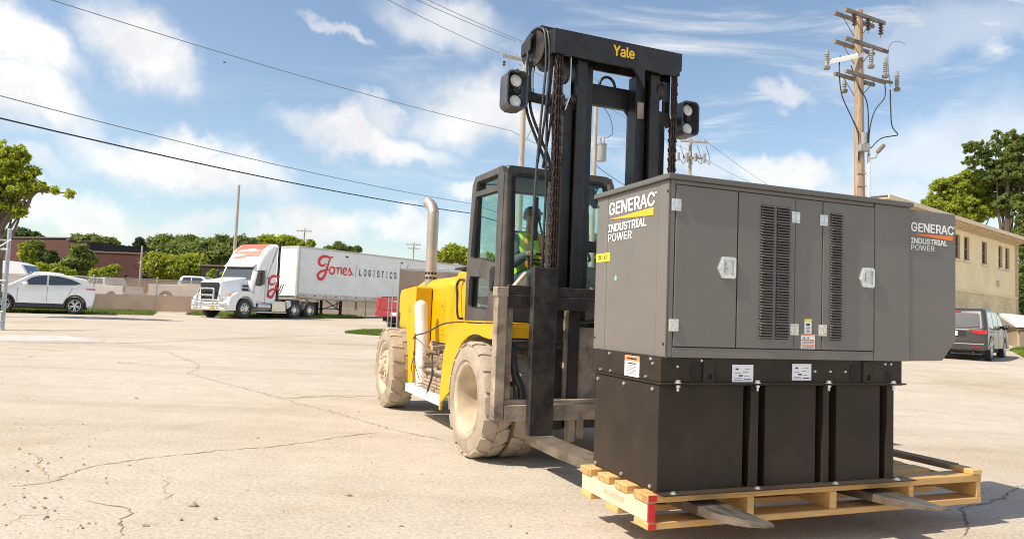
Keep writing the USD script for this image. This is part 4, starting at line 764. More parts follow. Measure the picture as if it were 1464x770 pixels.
crack([(0, 757), (30, 740), (70, 734), (110, 722)], .012, wob=.03); crack([(215, 670), (235, 690), (225, 712), (205, 735)], .008, wob=.03)
crack([(0, 489.5), (60, 490), (130, 490.5), (200, 490)], .07, 'crack_dark', wob=.02)  # shadow line along the slab edge, painted as a dark strip
crack([(0, 497), (40, 499), (95, 502)], .05, 'dirt_stain', wob=.05); crack([(145, 519), (170, 517), (200, 520)], .10, 'dirt_stain', wob=.10)
crack([(37, 511), (51, 509)], .10, 'crack_dark', wob=.01)
a, b, c, d = gpt(-60, 478), gpt(95, 480), gpt(150, 488.5), gpt(-60, 488)
put('slab_edge', hull([q + [0, 0, z] for q in (a, b, c, d) for z in (-.02, .012)]), L_['pale_slab'], GR)
# loose stones
S = []; prng = np.random.default_rng(4); ico = trimesh.creation.icosphere(subdivisions=1)
for k in range(300):
    px, py = (prng.uniform(0, 160), prng.uniform(600, 768)) if k < 90 else (prng.uniform(0, 1464), prng.uniform(500, 768))
    c = gpt(px, py); r = .003 + .007 * prng.random() ** 3
    S.append(trimesh.Trimesh(ico.vertices * r * prng.uniform(.6, 1.3, (1, 3)) * (1 + .25 * prng.normal(size=(len(ico.vertices), 1))) + c + [0, 0, r * .4], ico.faces, process=False))
for px, py, r in ((276, 725, .028), (498, 709, .018), (368, 626, .014), (529, 625, .010), (208, 753, .016), (195, 570, .018), (573, 753, .011), (352, 701, .011)):
    c = gpt(px, py); S.append(trimesh.Trimesh(ico.vertices * r * np.array([1.3, .8, .6]) * (1 + .2 * prng.normal(size=(len(ico.vertices), 1))) + c + [0, 0, r * .3], ico.faces, process=False))
tag(put('gravel', S, L_['pebble']), 'loose small stones scattered on the lot', 'gravel', kind='stuff')
# grass strips
def blades(poly, n_, h, seed):
    r = np.random.default_rng(seed); P = Polygon(poly); x0, y0, x1, y1 = P.bounds; pts = []
    from shapely import contains_xy
    while len(pts) < n_:
        q = np.c_[r.uniform(x0, x1, n_), r.uniform(y0, y1, n_)]; pts += list(q[contains_xy(P, q[:, 0], q[:, 1])])
    q = np.array(pts[:n_]); a = r.uniform(0, PI, n_); w = .012 + .012 * r.random(n_); hh = h * (.4 + .9 * r.random(n_)); z = gz(q[:, 1]) + .01
    dx, dy = np.cos(a) * w, np.sin(a) * w; lx, ly = r.normal(0, .35, n_) * hh, r.normal(0, .35, n_) * hh
    V = np.stack([np.c_[q[:, 0] - dx, q[:, 1] - dy, z], np.c_[q[:, 0] + dx, q[:, 1] + dy, z], np.c_[q[:, 0] + lx, q[:, 1] + ly, z + hh]], 1).reshape(-1, 3)
    return V, np.arange(3 * n_).reshape(-1, 3)
def grass(pxs, n_, h, seed, label):
    P = [gpt(*p) for p in pxs]; poly = Polygon([p[:2] for p in P]).buffer(.12).buffer(-.05)
    x, y = np.array(poly.exterior.coords)[:-1].T
    m = trimesh.creation.extrude_polygon(poly, 1.0, engine='earcut'); V_ = m.vertices; V_[:, 2] = gz(V_[:, 1]) - .02 + V_[:, 2] * .035
    tag(put('verge', trimesh.Trimesh(V_, m.faces, process=False), L_['grass_soil']), kind='structure')
    tag(put('grass', blades(list(poly.exterior.coords), n_, h, seed), L_['grass_blade']), label, 'grass', kind='stuff')
grass([(-70, 446.5), (-70, 440), (140, 443), (222, 446.5), (216, 450.5), (150, 449), (60, 447.5)], 16000, .16, 1, 'green grass along the foot of the tan fence behind the white car')
grass([(268, 450), (276, 448), (400, 450), (500, 452.5), (520, 455), (460, 455), (330, 453)], 12000, .16, 2, 'green grass at the foot of the fence behind the truck')
grass([(496, 476), (520, 473), (562, 473), (600, 474), (600, 482), (530, 479)], 9000, .09, 3, 'low green grass beside the rear tyre of the forklift')
grass([(1446, 501), (1466, 494), (1500, 496), (1500, 511), (1466, 511)], 9000, .10, 4, 'bright green grass beside the parked minivan')
# ================================================================== road vehicles: front at +x of their own frame, y to their left
look('car_white', (.78, .78, .77), .3, coat=.6, color2=(.74, .74, .73), scale=2)
look('van_silver', (.068, .061, .058), .36, .4, coat=.5, color2=(.060, .054, .051), scale=2)
look('truck_white', (.80, .80, .79), .35, coat=.4, color2=(.76, .755, .74), scale=2)
look('trailer_white', (.74, .735, .72), .5, color2=(.68, .67, .65), scale=1.2, bump=.0006, bscale=6)
look('pickup_red', (.30, .012, .02), .3, coat=.7, color2=(.26, .012, .018), scale=2)
look('cladding', (.030, .030, .032), .65)
look('tyre_black', (.022, .021, .020), .85, color2=(.05, .046, .042), scale=9)
look('alloy', (.62, .62, .62), .28, .8)
look('car_glass', (.030, .036, .040), .06, coat=.8, spec=.7)
look('lamp_red', (.42, .012, .016), .2, coat=.8)
look('lamp_clear', (.55, .56, .58), .15, .3, coat=.8)
look('amber_lamp', (.75, .28, .02), .25, coat=.6)
look('polished', (.70, .69, .67), .22, .9, color2=(.6, .59, .57), scale=5)
look('under_black', (.02, .019, .018), .8)
look('logo_red', (.62, .035, .035), .5)
look('logo_fade', (.74, .14, .085), .45)
look('plate_amber', (.72, .42, .03), .5)
look('trailer_rail', (.55, .52, .48), .5, .3, color2=(.45, .41, .36), scale=6)
def pillow(poly, w, steps=((0, .055), (.03, .02), (.09, 0.004)), kz=None):
    """Side outline given width w, its long edges rounded; kz = (height, lean) narrows it above a height."""
    q = max(polys(poly), key=lambda g: g.area); P = np.array(q.exterior.coords)[:-1]
    if not q.exterior.is_ccw: P = P[::-1]
    e = np.roll(P, -1, 0) - P; e /= np.linalg.norm(e, axis=1, keepdims=True) + 1e-9; nrm = np.c_[e[:, 1], -e[:, 0]]; nv = nrm + np.roll(nrm, 1, 0); nv /= np.linalg.norm(nv, axis=1, keepdims=True) + 1e-9
    st = [(-w / 2 + a, b) for a, b in steps]; st += [(-a, b) for a, b in st[::-1]]; rings = [np.c_[P[:, 0] - nv[:, 0] * b, np.full(len(P), y), P[:, 1] - nv[:, 1] * b] for y, b in st]
    N, V, F, i = len(P), np.vstack(rings), [], np.arange(len(P)); j = (i + 1) % N
    for k in range(len(st) - 1):
        F += [np.c_[k * N + i, k * N + j, (k + 1) * N + j], np.c_[k * N + i, (k + 1) * N + j, (k + 1) * N + i]]
    cap = trimesh.creation.triangulate_polygon(Polygon(rings[0][:, [0, 2]]), engine='earcut')
    from scipy.spatial import cKDTree
    for k, flip in ((0, True), (len(st) - 1, False)):
        idx = cKDTree(rings[0][:, [0, 2]]).query(cap[0])[1] + k * N; f = idx[cap[1]]
        F.append(f if flip else f[:, ::-1])
    m = trimesh.Trimesh(V, np.vstack(F), process=False); trimesh.repair.fix_normals(m)
    return lean(m, kz)
def lean(m, kz):
    if kz:
        V = m.vertices.copy(); t = np.maximum(0, V[:, 2] - kz[0]); V[:, 1] *= 1 - kz[1] * t; m = trimesh.Trimesh(V, m.faces, process=False)
    return m
def arched(pts, wheels, r, zc):
    p = Polygon(pts).buffer(-.03).buffer(.06).buffer(-.03)
    for x in wheels: p = p.difference(Point(x, zc).buffer(r, quad_segs=10)).difference(sbox(x - r, -1, x + r, zc - .0))
    return max(polys(p), key=lambda g: g.area).simplify(.006)
def car_wheel(T, x, y, r, w, spokes=10, rim='alloy'):
    s = 1 if y > 0 else -1; c = np.array([x, y, r])
    t = put('wheel', lathe([(r * .62, -w / 2), (r * .85, -w / 2), (r, -w / 2 + .04), (r, w / 2 - .03), (r * .96, w / 2 - .006), (r * .72, w / 2), (r * .66, w / 2 - .02)], c, (0, s, 0), 36), L_['tyre_black'], T, smooth=35)
    P = [lathe([(r * .69, w / 2 - .004), (r * .66, w / 2 + .003), (r * .62, w / 2 - .01), (r * .60, w / 2 - .08)], c, (0, s, 0), 36), lathe([(.06, w / 2 - .035), (.05, w / 2 - .012), (.001, w / 2 - .01)], c, (0, s, 0), 16)]
    for k in range(spokes):
        a = k * 2 * PI / spokes + (.12 if k % 2 else -.12) * (1 if spokes == 10 else 0)
        d, e = np.array([math.cos(a), 0, math.sin(a)]), np.array([-math.sin(a), 0, math.cos(a)])
        P.append(hull([c + d * rr + e * q + np.array([0, s * z, 0]) for rr, hw in ((.04, .022), (r * .64, .016)) for q in (-hw, hw) for z in (w / 2 - .04, w / 2 - .012)]))
    put('rim', cat(*P), L_[rim], t, smooth=30)
    put('brake_disc', lathe([(r * .6, w / 2 - .10), (.001, w / 2 - .10)], c, (0, s, 0), 24), L_['under_black'], t)
def profile_strip(pts, y, t, lift=.004, kz=None):
    """Sheet that follows a stretch of a side outline across the width (screens, rear windows)."""
    P = np.array(pts); e = np.gradient(P, axis=0); e /= np.linalg.norm(e, axis=1, keepdims=True); nn = np.c_[-e[:, 1], e[:, 0]]
    if nn[:, 1].mean() < 0: nn = -nn
    return lean(slab(Polygon(np.vstack([P + nn * lift, (P - nn * t)[::-1]])).buffer(0), (0, 0, 0), (1, 0, 0), Z3, -y, y), kz)

# ---- white crossover parked by the fence
def crossover():
    T = thing('parked_car', 'white crossover car with black sills parked in front of the tan fence', 'car', (-21.62, 33.15, gz(33)), 212.7)
    UsdGeom.Xformable(T).AddScaleOp().Set(Gf.Vec3f(1.0, 1.0, 1.09))
    kz = (1.05, .20); f = lambda x: 1.30 - x
    # x given back from the front axle
    outl = [(-.92, .30), (-.95, .58), (-.90, .86), (-.80, 1.02), (-.35, 1.13), (.20, 1.18), (.62, 1.43), (1.0, 1.62), (1.5, 1.685), (2.1, 1.66), (2.7, 1.56), (3.10, 1.485), (3.15, 1.44), (3.33, 1.24), (3.47, 1.13), (3.50, .86), (3.45, .52), (3.40, .34), (3.1, .28), (0, .24)]
    O = arched([(f(x), z) for x, z in outl], (f(0), f(2.70)), .405, .36)
    put('body', pillow(O, 1.84, kz=kz), L_['car_white'], T, smooth=38)
    sill = arched([(f(x), z) for x, z in [(-.93, .24), (-.95, .50), (-.50, .48), (.42, .44), (2.28, .44), (3.1, .50), (3.46, .52), (3.40, .24)]], (f(0), f(2.70)), .44, .36)
    put('sill', pillow(sill, 1.862, steps=((0, .03), (.03, .0))), L_['cladding'], T, smooth=38)
    for x in (0, 2.70):
        for s in (-1, 1): put('arch_trim', slab(Point(f(x), .36).buffer(.455).difference(Point(f(x), .36).buffer(.40)).intersection(sbox(-5, .30, 5, 2)), (0, s * .925 - (.008 if s > 0 else -.008), 0), (1, 0, 0), Z3, -.01, .01), L_['cladding'], T)
        for s in (-1, 1): car_wheel(T, f(x), s * .80, .362, .235)
    w1 = Polygon([(f(x), z) for x, z in [(.60, 1.17), (.98, 1.46), (1.24, 1.545), (1.56, 1.575), (1.56, 1.18)]])
    w2 = Polygon([(f(x), z) for x, z in [(1.64, 1.18), (1.64, 1.575), (2.05, 1.555), (2.50, 1.46), (2.90, 1.29), (2.65, 1.22)]])
    for s in (-1, 1):
        for w in (w1, w2):
            put('side_window', lean(slab(w, (0, s * .925 + .002 * s, 0), (1, 0, 0), Z3, -.006, .006), kz), L_['car_glass'], T)
        put('mirror', balls([(f(.72), s * .96, 1.20), (f(.80), s * 1.06, 1.22)], .075), L_['car_white'], T, smooth=40)
        put('tail_lamp', lean(slab(Polygon([(f(3.10), 1.055), (f(3.10), 1.095), (f(3.47), 1.10), (f(3.475), 1.04)]), (0, s * .915, 0), (1, 0, 0), Z3, -.012, .012), None), L_['lamp_red'], T)
        put('roof_rail', tube([(f(1.0), s * .66, 1.64), (f(1.1), s * .66, 1.70), (f(1.6), s * .66, 1.725), (f(2.2), s * .66, 1.67)], .016, 8), L_['car_white'], T)
        put('door_seam', cat(*[slab(LineString(q).buffer(.005), (0, s * .9225, 0), (1, 0, 0), Z3, -.003, .003) for q in ([(f(.50), .50), (f(.48), 1.05)], [(f(1.60), .50), (f(1.60), 1.10)], [(f(2.42), .75), (f(2.55), 1.10)])]), L_['under_black'], T)
        put('door_handle', cat(*[bx(f(x) - .09, f(x) + .09, s * .915, s * .935, .985, 1.01) for x in (1.42, 2.35)]), L_['car_white'], T)
    put('windscreen', profile_strip([(f(.24), 1.205), (f(.62), 1.435), (f(.96), 1.60)], .74, .01, .006, kz), L_['car_glass'], T)
    put('rear_window', profile_strip([(f(3.16), 1.43), (f(3.32), 1.25)], .66, .01, .006, kz), L_['car_glass'], T)
    put('headlamp', cat(*[balls([(f(-.86), s * .60, .80), (f(-.66), s * .80, .86)], .06) for s in (-1, 1)]), L_['lamp_clear'], T, smooth=40)
    put('underbody', bx(f(3.2), f(-.7), -.80, .80, .20, .45), L_['under_black'], T)
crossover()

# ---- silver minivan on the right
def minivan():
    T = thing('parked_minivan', 'silver minivan with red tail lamps parked before the cream brick building', 'minivan', (15.45, 24.95, gz(24.5)), 48.8)
    kz = (1.0, .16)
    outl = [(-.98, .32), (-1.02, .62), (-1.02, 1.02), (-.93, 1.08), (-.70, 1.62), (-.50, 1.72), (.6, 1.745), (1.8, 1.70), (2.4, 1.50), (3.05, 1.12), (3.8, .95), (4.02, .72), (4.02, .32)]
    O = arched(outl, (0, 3.0), .40, .34)
    put('body', pillow(O, 2.0, kz=kz, steps=((0, .09), (.03, .04), (.10, .01), (.16, 0))), L_['van_silver'], T, smooth=38)
    for x in (0, 3.0):
        for s in (-1, 1): car_wheel(T, x, s * .87, .345, .235, 7)
    for s in (-1, 1):
        for w in ([(2.65, 1.10), (2.05, 1.52), (1.55, 1.60), (1.50, 1.06)], [(1.42, 1.06), (1.46, 1.60), (.42, 1.62), (.38, 1.05)], [(.30, 1.05), (.32, 1.62), (-.52, 1.58), (-.70, 1.12)]):
            put('side_window', lean(slab(Polygon(w).buffer(-.03).buffer(.03), (0, s * 1.002, 0), (1, 0, 0), Z3, -.006, .006), kz), L_['car_glass'], T)
        put('tail_lamp', cat(hull([(-1.035, s * .52, .985), (-1.035, s * .58, .92), (-1.02, s * .965, .97), (-1.02, s * .965, .87), (-1.0, s * .965, 1.0), (-.80, s * 1.012, .97), (-.84, s * 1.012, .88), (-1.035, s * .90, .985), (-1.035, s * .86, .86)])), L_['lamp_red'], T)
        put('mirror', balls([(2.30, s * 1.06, 1.12), (2.28, s * 1.16, 1.14)], .085), L_['van_silver'], T, smooth=40)
        put('door_seam', cat(*[slab(LineString(q).buffer(.006), (0, s * 1.0005, 0), (1, 0, 0), Z3, -.003, .003) for q in ([(1.46, .42), (1.46, 1.05)], [(.34, .70), (.34, 1.05)], [(.34, .96), (-.6, .96)], [(2.7, .42), (2.66, 1.05)])]), L_['under_black'], T)
        put('door_handle', cat(*[bx(x - .09, x + .09, s * .995, s * 1.018, .93, .955) for x in (.52, 1.62)]), L_['polished'], T)
    put('rear_window', lean(slab(rrect(-.80, .80, 1.10, 1.56, .06), (-1.036, 0, 0), (0, -1, 0), Z3, -.012, .012), None), L_['car_glass'], T)
    # lay the rear window on the sloping tailgate
    p = stage.GetPrimAtPath(str(T.GetPath()) + '/rear_window'); V = np.array(UsdGeom.Mesh(p).GetPointsAttr().Get()); t = (V[:, 2] - 1.08) / .54
    V[:, 0] = V[:, 0] + .095 + .225 * t; V[:, 1] *= 1 - .16 * np.maximum(0, V[:, 2] - 1.0); UsdGeom.Mesh(p).GetPointsAttr().Set(Vt.Vec3fArray.FromNumpy(V.astype(np.float32)))
    put('tailgate_trim', cat(bx(-1.034, -1.018, -.50, .50, .985, 1.03, .006)), L_['polished'], T)
    put('number_plate', bx(-1.03, -1.015, -.16, .16, .80, .95), L_['label_white'], T)
    put('plate_recess', bx(-1.0245, -1.01, -.40, .40, .76, .98, .004), L_['under_black'], T)
    put('tailgate_seam', cat(bx(-1.0245, -1.01, -.80, .80, .60, .606), *[bx(-1.0245, -1.01, s * .80, s * .806, .6, .82) for s in (-1, 1)]), L_['under_black'], T)
    put('rear_bumper', cat(balls([(-1.0, -.9, .52), (-1.0, .9, .52), (-.98, -.9, .40), (-.98, .9, .40)], .06)), L_['van_silver'], T, smooth=40)
    put('reflector', cat(*[bx(-1.068, -1.05, s * .62, s * .80, .43, .455) for s in (-1, 1)]), L_['lamp_red'], T)
    put('high_brake_lamp', bx(-.735, -.70, -.2, .2, 1.59, 1.62), L_['lamp_red'], T)
    put('underbody', cat(bx(-.8, 3.7, -.85, .85, .22, .5), cyl((-1.0, -.6, .27), (-.7, -.6, .27), .035, n=10)), L_['under_black'], T)
minivan()

# ---- pickups
def pickup(label, loc, rot, paint, cap=False):
    T = thing('pickup_truck', label, 'pickup truck', loc, rot)
    outl = [(-1.05, .50), (-1.15, .62), (-1.15, 1.32), (.55, 1.34), (.62, 1.36), (.80, 1.86), (1.0, 1.92), (2.1, 1.92), (2.85, 1.36), (3.9, 1.26), (4.35, 1.16), (4.45, .8), (4.40, .45), (0, .45)]
    O = arched(outl, (0, 3.45), .47, .42)
    put('body', pillow(O, 1.96, kz=(1.34, .18)), L_[paint], T, smooth=38)
    for x in (0, 3.45):
        for s in (-1, 1): car_wheel(T, x, s * .84, .40, .26, 6)
    for s in (-1, 1):
        for w in ([(.85, 1.42), (.98, 1.80), (1.45, 1.82), (1.45, 1.42)], [(1.52, 1.42), (1.52, 1.82), (2.05, 1.82), (2.60, 1.42)]):
            put('side_window', lean(slab(Polygon(w).buffer(-.02).buffer(.02), (0, s * .985, 0), (1, 0, 0), Z3, -.006, .006), (1.34, .18)), L_['car_glass'], T)
        put('tail_lamp', bx(-1.165, -1.10, s * .80, s * .975, .88, 1.26, .01), L_['lamp_red'], T)
        put('mirror', balls([(2.5, s * 1.06, 1.42), (2.5, s * 1.12, 1.5)], .08), L_['cladding'], T, smooth=40)
    put('windscreen', profile_strip([(2.80, 1.40), (2.13, 1.90)], .72, .01, .008, (1.34, .18)), L_['car_glass'], T)
    put('bed_hollow', bx(-1.05, .5, -.80, .80, 1.30, 1.345), L_['under_black'], T)
    put('tailgate', cat(bx(-1.162, -1.15, -.78, .78, .80, 1.31, .004), bx(-1.17, -1.16, -.6, .6, 1.20, 1.24, .004), bx(-1.166, -1.16, -.70, .70, .84, .90, .002)), L_[paint], T)
    put('tailgate_badge', cat(slab(affinity.scale(Point(0, 0).buffer(.07), 1.6, .7), (-1.172, -.3, 1.12), (0, -1, 0), Z3, -.004, .004), bx(-1.176, -1.16, -.12, .12, 1.13, 1.19, .004)), L_['polished'], T)
    put('rear_bumper', cat(bx(-1.27, -1.12, -.95, .95, .52, .74, .03)), L_['pickup_red' if paint == 'pickup_red' else 'polished'], T)
    put('number_plate', bx(-1.28, -1.265, -.16, .16, .56, .70), L_['label_white'], T)
    put('underbody', bx(-.9, 4.2, -.8, .8, .32, .55), L_['under_black'], T)
    return T
q = survey(543, 440, 31.0); pickup('red pickup truck, its tailgate showing past the brown gate', (q[0] * .95 + 1.12, 30.6, gz(30)), 66.0, 'pickup_red')
q = survey(262, 412, 46.0); pickup('white pickup truck seen through the tan fence behind the semi truck', (q[0] - .9, 46.5, .98), 3.0, 'car_white')
q = survey(165, 410, 48.0); pickup('small looking white pickup truck seen through the fence right of the white crossover', (q[0] - 2.2, 53.0, .9), 160.0, 'car_white')
# white delivery van behind the fence at the far left
T = thing('delivery_van', 'tall white delivery van standing behind the fence at the far left', 'van', (*survey(-12, 400, 45)[:2], gz(45)), 8.0)
put('body', pillow(arched([(-2.4, .40), (-2.5, .6), (-2.48, 2.3), (-2.38, 2.62), (1.6, 2.62), (2.1, 2.45), (2.75, 1.45), (3.3, 1.25), (3.4, .4)], (-1.5, 2.3), .42, .38), 2.0, kz=(1.2, .06)), L_['car_white'], T, smooth=38)
put('windscreen', profile_strip([(2.72, 1.5), (2.14, 2.4)], .75, .01, .008), L_['car_glass'], T)
for x in (-1.5, 2.3):
    for s in (-1, 1): car_wheel(T, x, s * .86, .36, .24, 6)

# ---- tractor unit: origin under the front axle, x forward
TR = thing('semi_truck', 'white sleeper cab semi truck with a red roof graphic and bull bar', 'truck', (-14.44, 36.85, gz(36.5)), math.degrees(math.atan2(-.914, -.404)))
tw = L_['truck_white']
def big_wheel(T, x, y, r, w, deep):
    s = 1 if y > 0 else -1; c = np.array([x, y, r])
    t = put('wheel', lathe([(r * .55, -w / 2), (r * .9, -w / 2), (r, -w / 2 + .05), (r, w / 2 - .04), (r * .95, w / 2 - .005), (r * .7, w / 2 + .01), (r * .56, w / 2 - .01)], c, (0, s, 0), 36), L_['tyre_black'], T, smooth=35)
    pr = [(r * .58, w / 2 - .005), (r * .55, w / 2 + .008), (r * .52, w / 2 - .03), (r * .48, w / 2 - .12), (r * .30, w / 2 - .13), (.16, w / 2 - .08), (.13, w / 2 - .04), (.001, w / 2 - .04)] if deep else [(r * .58, w / 2 - .005), (r * .55, w / 2 + .008), (r * .50, w / 2 - .03), (r * .44, w / 2 - .01), (r * .32, w / 2 + .03), (.12, w / 2 + .03), (.10, w / 2 + .08), (.001, w / 2 + .085)]
    put('rim', lathe(pr, c, (0, s, 0), 32), L_['polished'], t, smooth=35)
    for a in np.arange(8) * PI / 4: put('rim_hole', cyl(c + [r * .40 * math.cos(a), s * (w / 2 - (.128 if deep else -.018)), r * .40 * math.sin(a)], c + [r * .40 * math.cos(a), s * (w / 2 - (.11 if deep else -.03)), r * .40 * math.sin(a)], .035, n=8), L_['under_black'], t)
for s in (-1, 1): big_wheel(TR, 0, s * 1.06, .51, .30, False)
for x in (-3.75, -5.02):
    for s in (-1, 1):
        big_wheel(TR, x, s * 1.06, .51, .28, True)
        big_wheel(TR, x, s * .75, .51, .28, True)
put('frame', cat(bx(-5.6, .6, -.43, -.35, .62, .90), bx(-5.6, .6, .35, .43, .62, .90), bx(-5.2, -3.5, -.6, .6, .45, .60), bx(-3.9, -.9, -.9, .9, .55, .75)), L_['under_black'], TR)
hood = balls([(x, s * (y - .12), z) for x, y, z in ((1.02, .72, 1.72), (1.08, .76, .80), (-.40, .80, 1.98), (-.45, .98, .85), (.2, .98, .95), (.6, .92, 1.28), (-.2, .95, 1.45)) for s in (-1, 1)], .12)
put('hood', hood, tw, TR, smooth=35)
for s in (-1, 1):
    put('wing', slab(Polygon([(-.72, .62), (-.66, 1.22), (-.3, 1.38), (.55, 1.30), (1.0, 1.05), (1.12, .78), (1.12, .40), (.62, .40)]).difference(Point(0, .52).buffer(.63)), (0, s * 1.22, 0), (1, 0, 0), Z3, -.32 if s < 0 else .0, .0 if s < 0 else .32), tw, TR)
    put('headlamp', balls([(1.06, s * .86, 1.0), (.72, s * 1.14, 1.04), (.98, s * 1.02, .92)], .075), L_['lamp_clear'], TR, smooth=40)
    put('indicator', balls([(.95, s * 1.02, 1.13), (.74, s * 1.16, 1.15)], .04), L_['amber_lamp'], TR, smooth=40)
    put('hood_vent', cat(*[slab(rrect(-.34, .02, z, z + .10, .02), (0, s * .985, 0), (1, 0, -.0), Z3, -.03, .03) for z in (1.42, 1.60)]), L_['under_black'], TR)
put('bumper', cat(balls([(1.14, s * 1.05, z) for s in (-1, 1) for z in (.48, .72)] + [(1.22, s * .7, z) for s in (-1, 1) for z in (.46, .74)], .08), bx(.9, 1.16, -.9, .9, .40, .55)), tw, TR, smooth=35)
put('grille', cat(slab(Polygon([(-.52, .80), (-.60, 1.70), (-.5, 1.76), (.5, 1.76), (.60, 1.70), (.52, .80)]), (1.16, 0, 0), (0, 1, 0), Z3, -.05, .05)), L_['under_black'], TR)
put('grille_bar', cat(*[bx(1.205, 1.225, -.50, .50, z, z + .02) for z in np.arange(.9, 1.7, .10)]), L_['cladding'], TR)
put('bull_bar', cat(*[tube(curve(p, 6), .045, 10) for p in ([(1.30, -1.05, .62), (1.42, -.8, .62), (1.46, 0, .62), (1.42, .8, .62), (1.30, 1.05, .62)], [(1.30, -1.05, .88), (1.42, -.8, .88), (1.46, 0, .88), (1.42, .8, .88), (1.30, 1.05, .88)], [(1.44, -.52, .46), (1.46, -.54, .9), (1.40, -.50, 1.34), (1.38, -.38, 1.44), (1.38, .38, 1.44), (1.40, .50, 1.34), (1.46, .54, .9), (1.44, .52, .46)], [(1.43, -.52, 1.12), (1.44, 0, 1.12), (1.43, .52, 1.12)])]), L_['polished'], TR, smooth=40)
put('number_plate', bx(1.30, 1.31, .20, .52, .44, .60), L_['plate_amber'], TR)
cabp = Polygon([(-.42, .85), (-.45, 1.92), (-.80, 2.75), (-1.02, 3.15), (-1.35, 3.62), (-1.75, 3.90), (-2.3, 4.0), (-2.28, 4.0), (-2.28, .75), (-.9, .75)]).buffer(-.06).buffer(.06)
put('sleeper_cab', pillow(cabp, 2.36, steps=((0, .16), (.05, .09), (.14, .03), (.24, 0))), tw, TR, smooth=35)
for s in (-1, 1): put('cab_extender', bx(-2.40, -2.26, s * 1.17, s * 1.10, 1.0, 3.96, .01), L_['under_black'], TR)
put('windscreen', cat(slab(Polygon([(-.98, 0), (.98, 0), (.90, .78), (-.90, .78)]).buffer(-.04).buffer(.04), (-.475, 0, 1.97), (0, 1, 0), (-.40, 0, .92), -.03, .03)), L_['car_glass'], TR)
put('sun_visor', hull([(-.73, s * 1.0, 2.74) for s in (-1, 1)] + [(-.58, s * .98, 2.66) for s in (-1, 1)] + [(-.82, s * 1.0, 2.85) for s in (-1, 1)]), tw, TR)
for s in (-1, 1):
    put('side_window', slab(Polygon([(-.62, 1.72), (-.80, 2.50), (-1.30, 2.52), (-1.30, 1.82), (-.95, 1.68)]).buffer(-.03).buffer(.03), (0, s * 1.182, 0), (1, 0, 0), Z3, -.008, .008), L_['car_glass'], TR)
    put('door_seam', cat(*[slab(LineString(qq).buffer(.010), (0, s * 1.181, 0), (1, 0, 0), Z3, -.004, .004) for qq in ([(-.55, .95), (-.58, 1.7)], [(-1.36, .80), (-1.36, 2.6)])]), L_['under_black'], TR)
    put('mirror', cat(bx(-.74, -.58, s * 1.38, s * 1.58, 1.72, 2.42, .03), tube([(-.70, s * 1.18, 2.45), (-.66, s * 1.45, 2.40)], .02, 6), tube([(-.70, s * 1.18, 1.72), (-.66, s * 1.45, 1.76)], .02, 6)), L_['under_black'], TR)
    put('grab_rail', tube([(-1.50, s * 1.20, 1.15), (-1.50, s * 1.25, 1.2), (-1.50, s * 1.25, 2.12), (-1.48, s * 1.20, 2.18)], .02, 6), L_['under_black'], TR)
    put('fuel_tank', cat(cyl((-.95, s * .88, .66), (-1.85, s * .88, .66), .29, n=24), *[cyl((xx, s * .88, .66), (xx - .05, s * .88, .66), .30, n=24) for xx in (-1.1, -1.65)]), L_['polished'], TR, smooth=40)
    put('step_box', cat(bx(-3.05, -2.0, s * .62, s * 1.15, .40, .95, .02), bx(-3.1, -.85, s * .9, s * 1.18, .32, .38, .01)), L_['polished'], TR)
    put('mud_flap', bx(-5.72, -5.68, s * .55, s * 1.20, .25, 1.0), L_['under_black'], TR)
    put('fender_panel', slab(Polygon([(-3.1, .55), (-2.95, 1.02), (-3.3, 1.02), (-3.42, .75)]), (0, s * 1.17, 0), (1, 0, 0), Z3, -.03, .03), L_['lamp_clear'], TR)
# red sweep over the roof fairing
gr_ = []
for s0, w_, z0 in ((0, .93, 0),):
    P = [(-.99, 3.13), (-1.17, 3.38), (-1.36, 3.635), (-1.56, 3.77), (-1.76, 3.905), (-2.05, 3.96)]
    put('roof_graphic', profile_strip(P[1:], .90, .02, .012), L_['logo_fade'], TR)
    put('roof_graphic', slab(Polygon([(-.86, .05), (-.2, .22), (.3, .40), (.9, .30), (.86, .12), (.2, .16), (-.4, -.02)]), (-1.0 + .02, 0, 3.12), (0, 1, 0), (-.58, 0, .81), -.03, .012), L_['logo_fade'], TR)
put('fairing_highlight', slab(Polygon([(-.75, 0), (-.1, .10), (.5, .06), (.75, .16), (.2, .24), (-.4, .16)]), (-1.235, 0, 3.46), (0, 1, 0), (-.58, 0, .81), -.02, .018), L_['truck_white'], TR)  # white swoosh printed across the red roof graphic
put('exhaust_guard', tube([(-2.7, .3, 1.0), (-2.7, .3, 3.4)], .07, 12), L_['polished'], TR, smooth=40)
put('air_line', cat(*[tube(curve([(-2.62, y, 1.75), (-2.9, y + .1, 1.35), (-3.2, y, 1.5), (-3.45, y - .05, 1.9)], 5), .025, 6) for y in (.25, .45, .6)]), L_['under_black'], TR)
put('fifth_wheel', bx(-4.9, -3.9, -.5, .5, .92, 1.08), L_['under_black'], TR)

